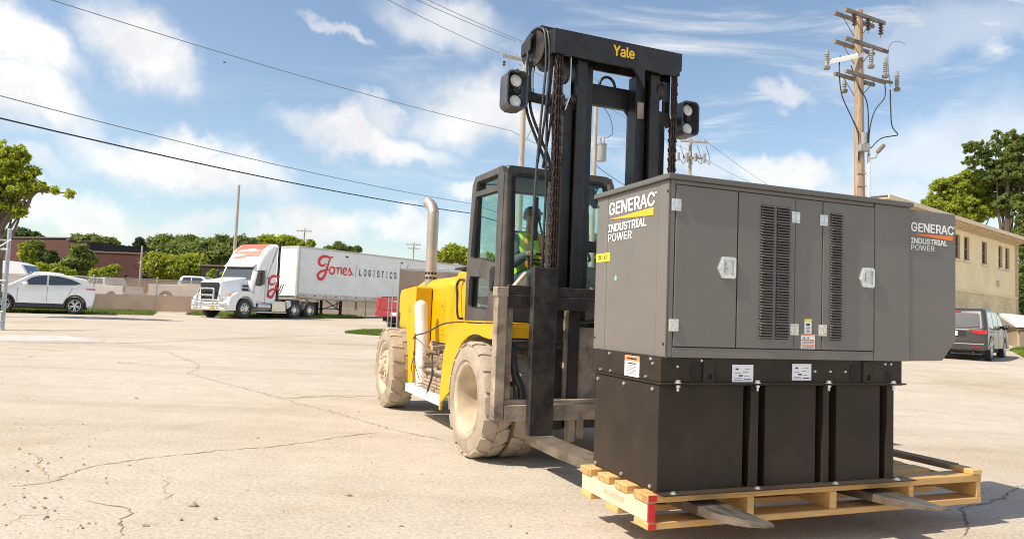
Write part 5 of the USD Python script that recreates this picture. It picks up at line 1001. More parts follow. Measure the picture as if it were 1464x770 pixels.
# script J-o-n-e-s drawn as brush strokes
def brush(pts, w0, w1=None, n_=7):
    c = curve([(x, y, 0) for x, y in pts], n_)[:, :2]; m = len(c); t = np.linspace(0, 1, m); w = np.interp(t, [0, .15, .5, .85, 1], [w0 * .5, w0, (w1 or w0), w0, w0 * .45]) / 2
    return unary_union([LineString(c[k:k + 2]).buffer((w[k] + w[k + 1]) / 2) for k in range(m - 1)])
JONES = unary_union([
    brush([(.52, .70), (.42, .62), (.22, .60), (.10, .72), (.14, .92), (.34, 1.06), (.60, 1.08), (.80, 1.04), (1.00, 1.10)], .11, .17),      # cap of the J
    brush([(.84, 1.06), (.72, .80), (.62, .46), (.50, .10), (.32, -.10), (.12, -.06), (.06, .10), (.20, .26), (.48, .36), (.74, .42)], .12, .17),   # stem and loop
    brush([(1.02, .58), (.90, .56), (.80, .40), (.86, .24), (1.02, .22), (1.12, .36), (1.08, .54), (.98, .56), (1.10, .52), (1.24, .52)], .075, .10),  # o
    brush([(1.24, .54), (1.34, .56), (1.36, .44), (1.34, .24)], .08, .11), brush([(1.36, .40), (1.46, .56), (1.58, .54), (1.58, .36), (1.60, .26), (1.72, .30)], .07, .10),  # n
    brush([(1.72, .36), (1.88, .42), (1.92, .54), (1.82, .58), (1.72, .46), (1.74, .28), (1.88, .22), (2.04, .34)], .07, .10),  # e
    brush([(2.04, .36), (2.14, .58), (2.18, .46), (2.26, .34), (2.20, .22), (2.06, .24)], .07, .11), brush([(2.20, .24), (2.34, .30), (2.44, .24)], .05, .05)])
def jones(parent, o, ex, s, clip=None):
    g = affinity.scale(JONES, s, s, origin=(0, 0)); g = g if clip is None else g.intersection(clip)
    return put('lettering', slab(g.simplify(.004), o, ex, Z3, 0, .006), L_['logo_red'], parent)
jones(TR, (-1.54, 1.185, 1.25), (-1, 0, 0), .95, sbox(-.2, -.5, .86, 2))

# ---- trailer: x forward, left side at y = 1.295
TL = thing('box_trailer', 'long white box trailer with red and black lettering behind the semi truck', 'trailer', (-13.14, 41.5, gz(41) - .03), math.degrees(math.atan2(-.81, -.59)))
LN = 16.15
put('box', cat(bx(-LN, 0, -1.29, 1.29, 1.24, 4.08, .03)), L_['trailer_white'], TL)
for s in (-1, 1): put('corner_post', tube([(-.09, s * 1.20, 1.2), (-.09, s * 1.20, 4.10)], .108, 16), L_['trailer_rail'], TL, smooth=40)
put('top_rail', cat(*[bx(-LN, -.15, *sorted((s * 1.287, s * 1.302)), 3.99, 4.10, .004) for s in (-1, 1)], bx(-.0, .012, -1.2, 1.2, 3.98, 4.10)), L_['trailer_rail'], TL)
put('bottom_rail', cat(*[bx(-LN, -.15, *sorted((s * 1.287, s * 1.305)), 1.18, 1.42, .004) for s in (-1, 1)], bx(-LN, -.1, -1.2, 1.2, 1.10, 1.235)), L_['trailer_rail'], TL)
for k in range(11):
    for s in (1, -1): put('panel_joint', bx(-1.3 - 1.22 * k - .035, -1.3 - 1.22 * k + .035, s * 1.289, s * 1.2945, 1.43, 3.98), L_['trailer_white'], TL)
for k in range(20):
    put('marker_lamp', bx(-.5 - .78 * k - .05, -.5 - .78 * k + .05, 1.304, 1.318, 1.28, 1.33), L_['under_black' if k % 2 else 'lamp_red'], TL)
put('roof_lamp', cat(*[bx(-x - .10, -x + .10, 1.301, 1.315, 3.72, 3.80) for x in (3.55, 8.2)]), L_['under_black'], TL)
put('landing_gear', cat(*[bx(-3.65, -3.50, s * .85, s * .95, .28, 1.12) for s in (-1, 1)], *[bx(-3.72, -3.42, s * .78, s * 1.02, .18, .28) for s in (-1, 1)], *[tube([(-2.4, s * .9, 1.1), (-3.52, s * .9, .5)], .03, 6) for s in (-1, 1)], tube([(-3.57, -.9, .6), (-3.57, .9, .6)], .03, 6), tube([(-3.57, -.9, .5), (-3.57, .9, 1.0)], .025, 6)), L_['under_black'], TL)
put('bogie', cat(bx(-15.2, -11.8, -.55, .55, .55, 1.1)), L_['under_black'], TL)
for x in (-12.6, -13.9):
    for s in (-1, 1): big_wheel(TL, x, s * 1.06, .51, .28, True)
jones(TL, (-1.35, 1.297, 2.42), (-1, 0, 0), 1.14)
put('divider', bx(-4.32, -4.30, 1.293, 1.299, 2.55, 3.30), L_['label_ink'], TL)
for k, ch in enumerate('LOGISTICS'):
    put('lettering', text(ch, (-4.58 - .372 * k - (.075 if ch == 'I' else 0), 1.297, 2.70), (-1, 0, 0), Z3, width=.075 if ch == 'I' else .215, height=.40, depth=.005), L_['label_ink'], TL)
# ================================================================== fences
look('galvanised', (.46, .47, .46), .4, .6, color2=(.38, .39, .38), scale=8)
def mesh_look(name, c1, c2, cover):
    n = dict(tc=('texture_coordinate', {}), no=('noise_texture', dict(scale=1.2, detail=6.0)), r=('rgb_ramp', dict(ramp=[(0, c1), (.4, c1), (.65, c2), (1, c2)])), d=('diffuse_bsdf', {}), tl=('translucent_bsdf', {}), m0=('mix_closure', dict(fac=.3)), t=('transparent_bsdf', {}), m=('mix_closure', dict(fac=cover)))
    l = [('tc.object', 'no.vector'), ('no.fac', 'r.fac'), ('r.color', 'd.color'), ('r.color', 'tl.color'), ('d.BSDF', 'm0.closure1'), ('tl.BSDF', 'm0.closure2'), ('t.BSDF', 'm.closure1'), ('m0.closure', 'm.closure2')]
    L_[name] = usdkit.material(stage, '/World/Looks/' + name, n, l, surface='m.closure')
mesh_look('tan_screen', (.52, .34, .23), (.60, .42, .30), .70)
mesh_look('brown_screen', (.26, .16, .10), (.33, .21, .14), .86)
def fence(name, label, pts, h, scr, step, mid=True):
    T = thing(name, label, 'fence'); P = np.array(pts); d = np.r_[0, np.cumsum(np.linalg.norm(np.diff(P, axis=0), axis=1))]
    s = np.arange(0, d[-1] + .01, step); Q = np.c_[np.interp(s, d, P[:, 0]), np.interp(s, d, P[:, 1])]
    for x, y in Q:
        z = gz(y); put('post', cat(cyl((x, y - .03, z - .1), (x, y - .03, z + h + .10), .035, n=10), balls([(x, y - .03, z + h + .10)], .045, 8)), L_['galvanised'], T, smooth=40)
    for (x0, y0), (x1, y1) in zip(Q[:-1], Q[1:]):
        z0, z1 = gz(y0), gz(y1)
        put('top_rail', cyl((x0, y0, z0 + h), (x1, y1, z1 + h), .022, n=8), L_['galvanised'], T, smooth=True)
        k = np.linspace(0, 1, 9); sag = .02 * np.sin(k * PI * 3)
        top = np.c_[x0 + (x1 - x0) * k, y0 + (y1 - y0) * k + .012, z0 + (z1 - z0) * k + h - .02 - np.abs(sag)]; bot = top.copy(); bot[:, 2] = z0 + (z1 - z0) * k + .05 + np.abs(sag); bot[:, 1] += sag
        put('screen', (np.vstack([top, bot]), np.array([[i, i + 9, i + 10, i + 1] for i in range(8)])), L_[scr], T)
    return T
def gxy(px, d): return tuple(survey(px, 430, d)[:2])
fence('screened_fence', 'long tan screened chain link fence behind the white crossover and semi truck', [gxy(-160, 36.0), gxy(0, 37.6), gxy(145, 38.4), gxy(285, 41), gxy(400, 44), gxy(510, 46), gxy(640, 49)], 1.83, 'tan_screen', 3.05)
F2 = fence('gate_fence', 'tall brown screened fence section just behind the yellow counterweight', [gxy(569, 28.5), gxy(640, 29.5), gxy(760, 31)], 2.45, 'brown_screen', 3.2)
x, y = gxy(569, 28.5)
put('barb_arm', cat(tube([(x, y, gz(y) + 2.4), (x + .1, y - .25, gz(y) + 2.75)], .015, 6), tube([(x + .3, y, gz(y) + 2.5), (x + .35, y - .1, gz(y) + 2.66)], .03, 6), tube([(x + .02, y - .05, gz(y) + 2.47), (x + 2.4, y + .9, gz(y) + 2.55)], .012, 6)), L_['galvanised'], F2)
put('end_post', cat(*[cyl((x - .35 + .14 * k, y - .1, gz(y)), (x - .35 + .14 * k, y - .1, gz(y) + 1.3 + .5 * k), .02, n=8) for k in range(2)], *[cyl((x - .36, y - .1, gz(y) + .3 * k), (x, y - .05, gz(y) + .3 * k), .012, n=6) for k in range(1, 5)]), L_['galvanised'], F2)
# open gate leaf at the left edge
GT = thing('swing_gate', 'galvanised gate leaf with brown screen at the left edge', 'gate')
a0, a1 = gpt(3, 472), survey(14, 329, 21.4)
put('post', cat(cyl(a0 + [0, 0, -.1], a1, .055, n=14), balls([a1], .062, 8)), L_['galvanised'], GT, smooth=40)
b0 = np.array([a0[0] - 2.6, a0[1] - 1.0, a0[2]])
for z in (.25, 1.35, 2.6):
    put('rail', cyl(a0 + [0, 0, z], b0 + [0, 0, z], .024, n=8), L_['galvanised'], GT, smooth=True)
put('brace', cyl(a0 + [0.05, 0, 2.62], b0 + [0, 0, .3], .022, n=8), L_['galvanised'], GT, smooth=True)
put('gate_stile', cat(cyl(a0 + [-.22, -.085, .2], a1 + [-.27, -.085, -.3], .026, n=8)), L_['galvanised'], GT, smooth=True)
for z in (.5, 1.4, 2.3):
    put('gate_hinge', cat(bx(a0[0] - .20, a0[0] + .05, a0[1] - .10, a0[1] - .04, a0[2] + z, a0[2] + z + .06, .01)), L_['galvanised'], GT)
put('screen', np.array([]) if False else hull([q + [0, dy, z] for q in (a0 + [-.25, -.1, 0], b0) for z in (.22, 2.58) for dy in (0, .008)]), L_['brown_screen'], GT)
look('low_wall_tan', (.50, .36, .25), .85, color2=(.46, .32, .22), scale=1.5, bump=.003, bscale=20)
q0, q1 = gxy(128, 41), gxy(330, 44.5)
W_ = thing('low_wall', 'low tan concrete wall standing right behind the fence', 'wall')
for k in range(7):
    a, b = np.array(q0) + (np.array(q1) - q0) * k / 7, np.array(q0) + (np.array(q1) - q0) * (k + .985) / 7
    put('wall_block', hull([(x + dx, y + dy, gz(y) + z) for x, y in (a, b) for dx, dy in ((0, 0), (0, .35)) for z in (-.1, .92)]), L_['low_wall_tan'], W_)

# ================================================================== buildings
def brick_look(name, c1, c2, mortar, sc, rough=.85, dirt=.8):
    n = dict(tc=('texture_coordinate', {}), mp=('mapping', dict(rotation=(PI / 2, 0, 0))), b=('brick_texture', dict(color1=c1, color2=c2, mortar=mortar, scale=sc, mortar_size=.012, mortar_smooth=.3, brick_width=.42, row_height=.14, bias=0.0)),
             no=('noise_texture', dict(scale=.5, detail=8.0, roughness=.65)), r=('rgb_ramp', dict(ramp=[(0, (dirt,) * 3), (.35, (dirt + .08,) * 3), (.6, (1, 1, 1)), (1, (1.05,) * 3)])), m=('mix', dict(mix_type='multiply', fac=1.0)), p=('principled_bsdf', dict(roughness=rough)), bp=('bump', dict(strength=.5, distance=.012, invert=True)))
    l = [('tc.object', 'mp.vector'), ('mp.vector', 'b.vector'), ('tc.object', 'no.vector'), ('no.fac', 'r.fac'), ('b.color', 'm.color1'), ('r.color', 'm.color2'), ('m.color', 'p.base_color'), ('b.fac', 'bp.height'), ('bp.normal', 'p.normal')]
    L_[name] = usdkit.material(stage, '/World/Looks/' + name, n, l, surface='p.BSDF')
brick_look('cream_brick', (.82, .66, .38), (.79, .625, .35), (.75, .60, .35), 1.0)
brick_look('cream_base', (.74, .58, .32), (.64, .50, .27), (.52, .41, .24), 1.0, dirt=.66)
brick_look('red_brick', (.095, .031, .024), (.082, .027, .020), (.095, .040, .031), 1.6)
brick_look('brown_brick', (.030, .019, .016), (.026, .017, .014), (.031, .021, .018), 1.6)  # shade on the left brick block is put into this darker colour
look('eave_paint', (.66, .52, .34), .6, color2=(.60, .46, .30), scale=3)
look('roof_felt', (.10, .09, .085), .9)
look('sill_stone', (.62, .52, .38), .7)
look('window_frame', (.16, .09, .06), .5)
look('dark_glass', (.022, .028, .032), .05, coat=.9, spec=.8)
look('shed_roof', (.78, .77, .75), .5, color2=(.70, .69, .67), scale=3)
look('shed_wall', (.40, .31, .22), .8, color2=(.34, .26, .18), scale=3)
look('shed_door', (.22, .16, .115), .8, color2=(.18, .13, .09), scale=3)
La, Ra = np.array([17.95, 35.25]), np.array([34.45, 49.15]); wd = Ra - La; LW = np.linalg.norm(wd); wd /= LW
BL = thing('brick_building', 'two storey cream painted brick building with a bracketed eave on the right', 'building', (La[0], La[1], gz(38)), math.degrees(math.atan2(wd[1], wd[0])))
def s_at(px):                                    # metres along the wall for a measured column
    k = (px - 732) / 1032.05; return (k * La[1] - La[0]) / (wd[0] - k * wd[1])
gb = gz(38); EA = 7.48 - gb
wins = [(s_at(1366.6), s_at(1374.3)), (s_at(1380), s_at(1387.5)), (s_at(1405.6), s_at(1413)), (s_at(1429.5), s_at(1435.2)), (s_at(1439.4), s_at(1445.2))]
ext = [(1.2, 2.2), (3.6, 4.6), (6.2, 7.2)]
wall = sbox(0, 3.62 - gb, LW, EA)
zs0, zs1 = 5.50 - gb, 6.92 - gb
for a, b in wins + ext: wall = wall.difference(sbox(a, zs0, b, zs1))
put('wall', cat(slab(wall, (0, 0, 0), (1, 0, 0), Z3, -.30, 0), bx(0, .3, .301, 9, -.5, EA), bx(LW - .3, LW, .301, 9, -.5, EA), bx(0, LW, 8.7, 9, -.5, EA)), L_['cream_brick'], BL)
put('base_wall', bx(.0, LW, -.06, .30, -.5, 3.619 - gb), L_['cream_base'], BL)
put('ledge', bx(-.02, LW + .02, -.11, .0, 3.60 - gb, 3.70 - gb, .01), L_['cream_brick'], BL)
for a, b in wins + ext:
    w = put('window', cat(bx(a, a + .09, .12, .20, zs0, zs1), bx(b - .09, b, .12, .20, zs0, zs1), bx(a + .09, b - .09, .12, .20, zs1 - .09, zs1), bx(a + .09, b - .09, .12, .20, zs0, zs0 + .09), bx(a + .09, b - .09, .11, .19, (zs0 + zs1) / 2 - .04, (zs0 + zs1) / 2 + .04)), L_['window_frame'], BL)
    put('pane', bx(a + .08, b - .08, .16, .17, zs0 + .08, zs1 - .08), L_['dark_glass'], w)
    put('sill', bx(a - .08, b + .08, -.10, .12, zs0 - .13, zs0 - .002, .01), L_['sill_stone'], w)
put('roof', cat(bx(-.45, LW + .45, -.62, 9.5, EA + .10, EA + .22), bx(1, LW - 1, 1, 8, EA + .22, EA + .5)), L_['roof_felt'], BL)
put('eave', cat(bx(-.5, LW + .5, -.70, -.621, EA + .02, EA + .24, .01), bx(-.45, LW + .45, -.62, .0, EA + .05, EA + .098)), L_['eave_paint'], BL)
for k in range(58):
    x = .2 + k * (LW - .4) / 57
    put('rafter_tail', hull([(x - .07, -.56, EA + .05), (x + .07, -.56, EA + .05), (x - .07, 0, EA + .05), (x + .07, 0, EA + .05), (x - .07, 0, EA - .30), (x + .07, 0, EA - .30), (x - .07, -.50, EA - .10), (x + .07, -.50, EA - .10)]), L_['eave_paint'], BL)
put('downpipe', cyl((LW - .18, -.08, -.2), (LW - .18, -.08, EA), .07, n=10), L_['eave_paint'], BL)
s_ = s_at(1427.5); put('wall_lamp', cat(bx(s_ - .12, s_ + .12, -.16, -.001, 4.25 - gb, 4.62 - gb, .03)), L_['sill_stone'], BL)
put('roof_vent', cat(bx(LW - 4.2, LW - 3.3, 1.2, 2.0, EA + .5, EA + .95, .03)), L_['galvanised'], BL)
# small shed with white roof
SH = thing('shed', 'low tan shed with a white sloping roof right of the minivan', 'shed')
c = [survey(1452, 463.5, 37.5), survey(1500, 462, 36.5), survey(1425, 446.5, 42), survey(1478, 452, 42)]
put('roof', hull([p + [0, 0, dz] for p in c for dz in (0, -.14)]), L_['shed_roof'], SH)
g0, g1 = gz(37), c[0][2] - .2
put('wall', hull([(p[0] + .25, p[1] + .25, z) for p in c[:2] for z in (g0 - .3, g1)] + [(p[0] + .4, p[1] - .3, z) for p in c[2:] for z in (g0 - .3, g1 + .1)]), L_['shed_wall'], SH)
for k in range(7):
    t0, t1 = .06 + k * .12, .06 + (k + .9) * .12; a, b = c[0] + (c[1] - c[0]) * t0, c[0] + (c[1] - c[0]) * t1
    put('door_plank', hull([(p[0] + .2, p[1] + dy, z) for p in (a, b) for dy in (.08, .13) for z in (g0, g0 + .95)]), L_['shed_door'], SH)
def flat_building(name, label, px0, px1, pyt, d, depth, mat, wins_, lift=0.0, cap=True, d2=None):
    a, b = survey(px0, pyt, d), survey(px1, pyt, d2 or d); zt = (a[2] + b[2]) / 2; dv = (b - a)[:2]; Ln = np.linalg.norm(dv); g = gz(d)
    T = thing(name, label, 'building', (a[0], a[1], g), math.degrees(math.atan2(dv[1], dv[0]))); H_ = zt - g
    w = sbox(0, -.5, Ln, H_)
    for (x0, x1, z0, z1) in wins_: w = w.difference(sbox(x0 * Ln, z0 * H_, x1 * Ln, z1 * H_))
    put('wall', cat(slab(w, (0, 0, 0), (1, 0, 0), Z3, -.3, 0), bx(0, .3, .301, depth, -.5, H_), bx(Ln - .3, Ln, .301, depth, -.5, H_), bx(.3, Ln - .3, depth - .3, depth, -.5, H_)), L_[mat], T)
    put('roof', bx(.1, Ln - .1, .3, depth - .1, H_ - .5, H_ - .35), L_['roof_felt'], T)
    put('coping', cat(bx(-.06, Ln + .06, -.06, .36, H_ + .002, H_ + .12, .01)), L_['window_frame' if 'brown' in mat else 'sill_stone'] if False else L_['window_frame'], T)
    for (x0, x1, z0, z1) in wins_:
        x0, x1, z0, z1 = x0 * Ln, x1 * Ln, z0 * H_, z1 * H_
        f = put('window', cat(bx(x0, x0 + .1, .12, .2, z0, z1), bx(x1 - .1, x1, .12, .2, z0, z1), bx(x0 + .1, x1 - .1, .12, .2, z1 - .1, z1), bx(x0 + .1, x1 - .1, .12, .2, z0, z0 + .1)), L_['window_frame'], T)
        put('pane', bx(x0 + .09, x1 - .09, .15, .17, z0 + .09, z1 - .09), L_['dark_glass'], f)
    return T
flat_building('brick_building', 'dark brown brick building, its shade painted into the tone, behind the fence, left of the low red one', 14, 99, 340.5, 66, 14, 'brown_brick', [], d2=64)
flat_building('brick_building', 'tall narrow red brick block between the dark brown and the low red building', 99.5, 129, 345, 63, 10, 'red_brick', [(.3, .5, .3, .5)], d2=65)
flat_building('brick_building', 'low red brick building with two small windows behind the fence', 127, 206, 362, 61, 10, 'red_brick', [(.26, .38, .42, .66), (.68, .76, .36, .58)])
flat_building('brick_building', 'dark red brick building glimpsed above the hood of the semi truck', 288, 345, 381, 58, 8, 'brown_brick', [(.2, .34, .45, .75), (.55, .7, .45, .75)])

# ================================================================== trees
look('bark', (.15, .11, .08), .9, color2=(.09, .065, .05), scale=6, stretch=(4, 4, 1), bump=.01, bscale=18)
leaf_look('leaf_mid', (.115, .150, .036), (.32, .385, .105), .42)
leaf_look('leaf_light', (.20, .25, .030), (.52, .56, .09), .45)
leaf_look('leaf_dark', (.055, .085, .026), (.17, .22, .06), .35)
leaf_look('leaf_blue', (.040, .062, .028), (.105, .14, .062), .25)
far = 'trees along the skyline beyond the fence'
def leaves(C, R, n_, size, r, needle=False):
    """n_ folded leaf sprays spread through the clumps (centres C, radii R), thicker towards the outside of each."""
    k = r.choice(len(C), n_, p=(R.mean(1) ** 2) / (R.mean(1) ** 2).sum()); d = r.normal(size=(n_, 3)); d /= np.linalg.norm(d, axis=1, keepdims=True)
    rad = r.random(n_) ** .45 * (1 + .28 * np.abs(r.normal(size=n_))); P = C[k] + d * R[k] * rad[:, None]
    nn = d * .6 + r.normal(size=(n_, 3)) * .7 + np.array([0, 0, .35]); nn /= np.linalg.norm(nn, axis=1, keepdims=True)
    a = np.cross(nn, r.normal(size=(n_, 3))); a /= np.linalg.norm(a, axis=1, keepdims=True) + 1e-9; b = np.cross(nn, a); s = size * (.55 + .9 * r.random(n_))[:, None]
    w = .30 if needle else .55
    V = np.stack([P - a * s, P + b * s * w + nn * s * .12, P + a * s, P - b * s * w + nn * s * .12], 1).reshape(-1, 3); i = np.arange(n_)[:, None] * 4
    return V, np.vstack([np.hstack([i, i + 1, i + 2]), np.hstack([i, i + 2, i + 3])])
def tree(name, label, blobs, d, n_, size, mat, trunk_px, seed, sub=9, group=None, category='tree', trunk_r=.16, clump=.62, spread=.82, needle=False, limbs=True):
    """Crown clumps measured as (px, py, half width, half height) at distance d; trunk foot at trunk_px."""
    r = np.random.default_rng(seed); C, R = [], []; k = d / 1032.05
    foot = survey(trunk_px, 430, d); foot[2] = gz(d) - .1
    T = thing(name, label, category, foot, group=group)
    for (px, py, rx, ry) in blobs:
        c = survey(px, py, d) - foot; rr = np.array([rx * k, .8 * rx * k, ry * k])
        m = max(4, int(1.7 * sub * (rx * ry) / 250 + 5)); m = min(m, 130)
        for q in range(m):
            v = r.normal(size=3); v /= np.linalg.norm(v); v *= r.random() ** .35
            C.append(c + v * rr * spread); R.append(np.maximum(rr.min() * clump * r.uniform(.35, 1.15) * np.array([1.2, 1.2, .85]), size * 1.2))
    C, R = np.array(C), np.array(R)
    if group == far: n_, size = int(n_ * 1.8), size * .72
    put('crown', leaves(C, R, n_, size, r, needle), L_[mat], T)
    zc = C[:, 2].min(); top = np.array([C[:, 0].mean(), C[:, 1].mean(), C[:, 2].mean()])
    ms = [tube(curve([(0, 0, 0), (top[0] * .15 + .05, top[1] * .15, top[2] * .35), (top[0] * .7, top[1] * .7, top[2] * .75), tuple(top)], 5), np.linspace(trunk_r, trunk_r * .35, 16), 8)]
    if limbs:
        for q in r.choice(len(C), min(len(C), 14), replace=False):
            s0 = np.array([top[0] * .4, top[1] * .4, min(top[2] * r.uniform(.35, .8), max(.3, C[q][2] * .85))])
            ms.append(tube(curve([tuple(s0), tuple((s0 + C[q]) / 2 + r.normal(0, .12, 3)), tuple(C[q])], 4), np.linspace(trunk_r * .45, trunk_r * .08, 9), 6))
    put('trunk', cat(*ms), L_['bark'], T, smooth=50)
    return T
# left edge, near
LT = tree('near_tree', 'leafy tree with a bare reaching limb at the left edge', [(-45, 250, 45, 55), (2, 232, 30, 30), (22, 262, 26, 24), (-10, 290, 30, 26), (30, 222, 12, 12), (60, 268, 11, 7), (98, 277, 7, 4), (48, 243, 8, 6), (25, 300, 14, 10), (78, 272, 6, 4)], 28, 15000, .085, 'leaf_light', -8, 21, sub=34, trunk_r=.19, clump=.22, spread=1.0)
k_ = survey(-6, 322, 28) - survey(-8, 430, 28)
fo = survey(-8, 430, 28); fo[2] = gz(28) - .1
put('limb', cat(tube(curve([tuple(survey(-4, 345, 28) - fo), tuple(survey(4, 322, 28) - fo), tuple(survey(18, 308, 28) - fo), tuple(survey(38, 294, 28) - fo), tuple(survey(46, 280, 28) - fo), tuple(survey(62, 272, 28) - fo), tuple(survey(98, 277, 28) - fo)], 5), np.linspace(.13, .02, 31), 8), tube(curve([tuple(survey(4, 322, 28) - fo), tuple(survey(8, 300, 28) - fo), tuple(survey(12, 270, 28) - fo)], 5), np.linspace(.07, .02, 11), 6), tube(curve([tuple(survey(38, 294, 28) - fo), tuple(survey(34, 280, 28) - fo), tuple(survey(40, 262, 28) - fo)], 5), np.linspace(.045, .015, 11), 6)), L_['bark'], LT, smooth=50)
# tree line beyond the fence, from left to right
tree('far_tree', 'dark broad tree behind the brown brick building at far left', [(35, 337, 20, 10), (12, 340, 14, 10), (52, 342, 10, 8)], 82, 7000, .26, 'leaf_dark', 35, 31, group=far)
tree('far_tree', 'light green tree rising behind the roof of the low red brick building', [(140, 348, 24, 12), (120, 345, 16, 9), (165, 356, 16, 10), (178, 358, 8, 6)], 84, 9000, .26, 'leaf_mid', 140, 32, group=far)
tree('conifer', 'single dark conifer standing on the skyline right of the low red building', [(200, 346, 4, 6), (200, 354, 9, 6), (200, 362, 12, 6), (200, 372, 13, 8), (200, 384, 13, 8)], 74, 7000, .24, 'leaf_blue', 200, 33, group=far, needle=True, limbs=False, trunk_r=.2)
tree('far_tree', 'round dark green tree, the tallest just right of the conifer', [(240, 352, 24, 14), (262, 350, 20, 13), (225, 358, 14, 12), (285, 358, 16, 14)], 86, 12000, .27, 'leaf_mid', 250, 34, group=far)
tree('far_tree', 'bright bushy tree low in front of the tall one, right of the red brick building', [(226, 378, 22, 18), (250, 382, 20, 16), (275, 378, 18, 18), (288, 388, 14, 12)], 62, 12000, .20, 'leaf_light', 245, 35, group=far)
tree('far_tree', 'mid green tree behind the bare wooden pole', [(318, 352, 18, 16), (300, 360, 16, 18), (340, 356, 16, 16), (352, 348, 14, 10)], 80, 11000, .26, 'leaf_mid', 318, 36, group=far)
tree('far_tree', 'low wide green tree filling the skyline just left of the bare pole', [(298, 360, 20, 18), (280, 364, 20, 18), (318, 368, 20, 18), (262, 360, 18, 16), (240, 364, 16, 14)], 76, 9000, .26, 'leaf_mid', 295, 52, group=far)
tree('far_tree', 'green tree right of the bare pole, above the windscreen of the semi truck', [(352, 362, 20, 14), (372, 358, 18, 12), (338, 370, 18, 14)], 84, 8000, .27, 'leaf_light', 354, 53, group=far)
tree('far_tree', 'yellow green tree rising over the cab roof and trailer front of the semi truck', [(385, 346, 24, 11), (415, 345, 24, 10), (438, 350, 12, 7), (366, 350, 12, 8)], 90, 11000, .28, 'leaf_light', 400, 37, group=far)
tree('far_tree', 'small treetop over the middle of the trailer roof', [(482, 353, 13, 6), (470, 357, 8, 4), (494, 357, 8, 4)], 95, 4000, .28, 'leaf_mid', 482, 38, group=far)
tree('far_tree', 'smallest treetop on the trailer roof line', [(509, 358, 9, 4)], 98, 1800, .28, 'leaf_mid', 509, 39, group=far)
tree('far_tree', 'bright green tree between the exhaust stack and the forklift cab', [(655, 362, 20, 12), (632, 368, 16, 9), (672, 372, 18, 12), (700, 370, 18, 10)], 72, 9000, .22, 'leaf_light', 655, 40, group=far)
tree('far_tree', 'green trees seen through the right side of the cab', [(850, 350, 16, 16), (842, 372, 18, 14), (868, 362, 14, 18)], 70, 7000, .22, 'leaf_mid', 850, 51, group=far)
# shrubs by the brick buildings
shr = 'shrubs and small trees in front of the brick buildings'
tree('small_tree', 'slender light green small tree left of the dark brown facade', [(36, 352, 6, 8), (38, 366, 9, 10), (40, 382, 9, 12)], 58, 3500, .16, 'leaf_light', 38, 41, group=shr)
tree('small_tree', 'dark bushy small tree before the red brick block', [(116, 362, 14, 12), (112, 376, 16, 14), (128, 372, 10, 10), (104, 386, 10, 8)], 56, 8000, .16, 'leaf_mid', 114, 42, group=shr)
tree('shrub', 'low bright shrubs in front of the dark brown building', [(62, 384, 14, 8), (82, 386, 14, 8), (96, 390, 10, 6), (48, 390, 8, 6)], 54, 6000, .15, 'leaf_light', 75, 43, group=shr, category='shrub', trunk_r=.06)
tree('small_tree', 'green small tree at the left end of the dark brown facade', [(52, 350, 9, 8), (58, 362, 8, 8), (50, 374, 8, 8)], 60, 3000, .15, 'leaf_mid', 54, 54, group=shr)
tree('small_tree', 'thin dark small tree against the dark brown facade', [(70, 364, 9, 8), (78, 374, 9, 8), (64, 376, 7, 8)], 59, 3000, .16, 'leaf_dark', 72, 44, group=shr)
tree('shrub', 'pale shrub under the windows of the low red building', [(162, 386, 10, 8), (150, 390, 8, 5), (138, 388, 8, 6)], 55, 3500, .15, 'leaf_light', 158, 45, group=shr, category='shrub', trunk_r=.05)
tree('shrub', 'small shrub above the hood of the semi truck', [(306, 392, 7, 6), (313, 396, 7, 5)], 55, 1500, .15, 'leaf_light', 308, 46, group=shr, category='shrub', trunk_r=.05)
# right: trees behind the cream building
rt = 'tall trees behind the cream brick building'
tree('large_tree', 'broad light green tree behind the roof of the cream building', [(1360, 272, 28, 18), (1395, 262, 30, 18), (1342, 292, 24, 14), (1375, 300, 36, 22), (1420, 285, 26, 26), (1330, 300, 14, 8)], 60, 42000, .125, 'leaf_light', 1385, 47, sub=34, group=rt, trunk_r=.3, clump=.24, spread=1.02)
tree('large_tree', 'tallest tree on the right, airy crown with visible dark limbs', [(1440, 196, 22, 10), (1400, 210, 22, 8), (1425, 222, 26, 14), (1458, 215, 24, 22), (1390, 232, 14, 8), (1445, 248, 30, 20), (1470, 270, 26, 30), (1415, 250, 14, 10), (1385, 212, 10, 5), (1440, 290, 20, 14)], 58, 26000, .115, 'leaf_mid', 1440, 48, sub=30, group=rt, trunk_r=.32, clump=.21, spread=1.1)
tree('large_tree', 'dark leafy tree right of the corner of the cream building', [(1468, 330, 18, 34), (1462, 380, 14, 30), (1475, 420, 20, 30), (1490, 360, 20, 40), (1460, 300, 12, 14)], 57, 22000, .125, 'leaf_mid', 1474, 49, sub=34, group=rt, trunk_r=.25, clump=.26, spread=1.0)
tree('large_tree', 'dark undergrowth tree low between the cream building and the shed', [(1466, 440, 12, 16), (1458, 420, 7, 18), (1480, 450, 16, 14)], 54, 5000, .16, 'leaf_dark', 1468, 50, group=rt, trunk_r=.1)

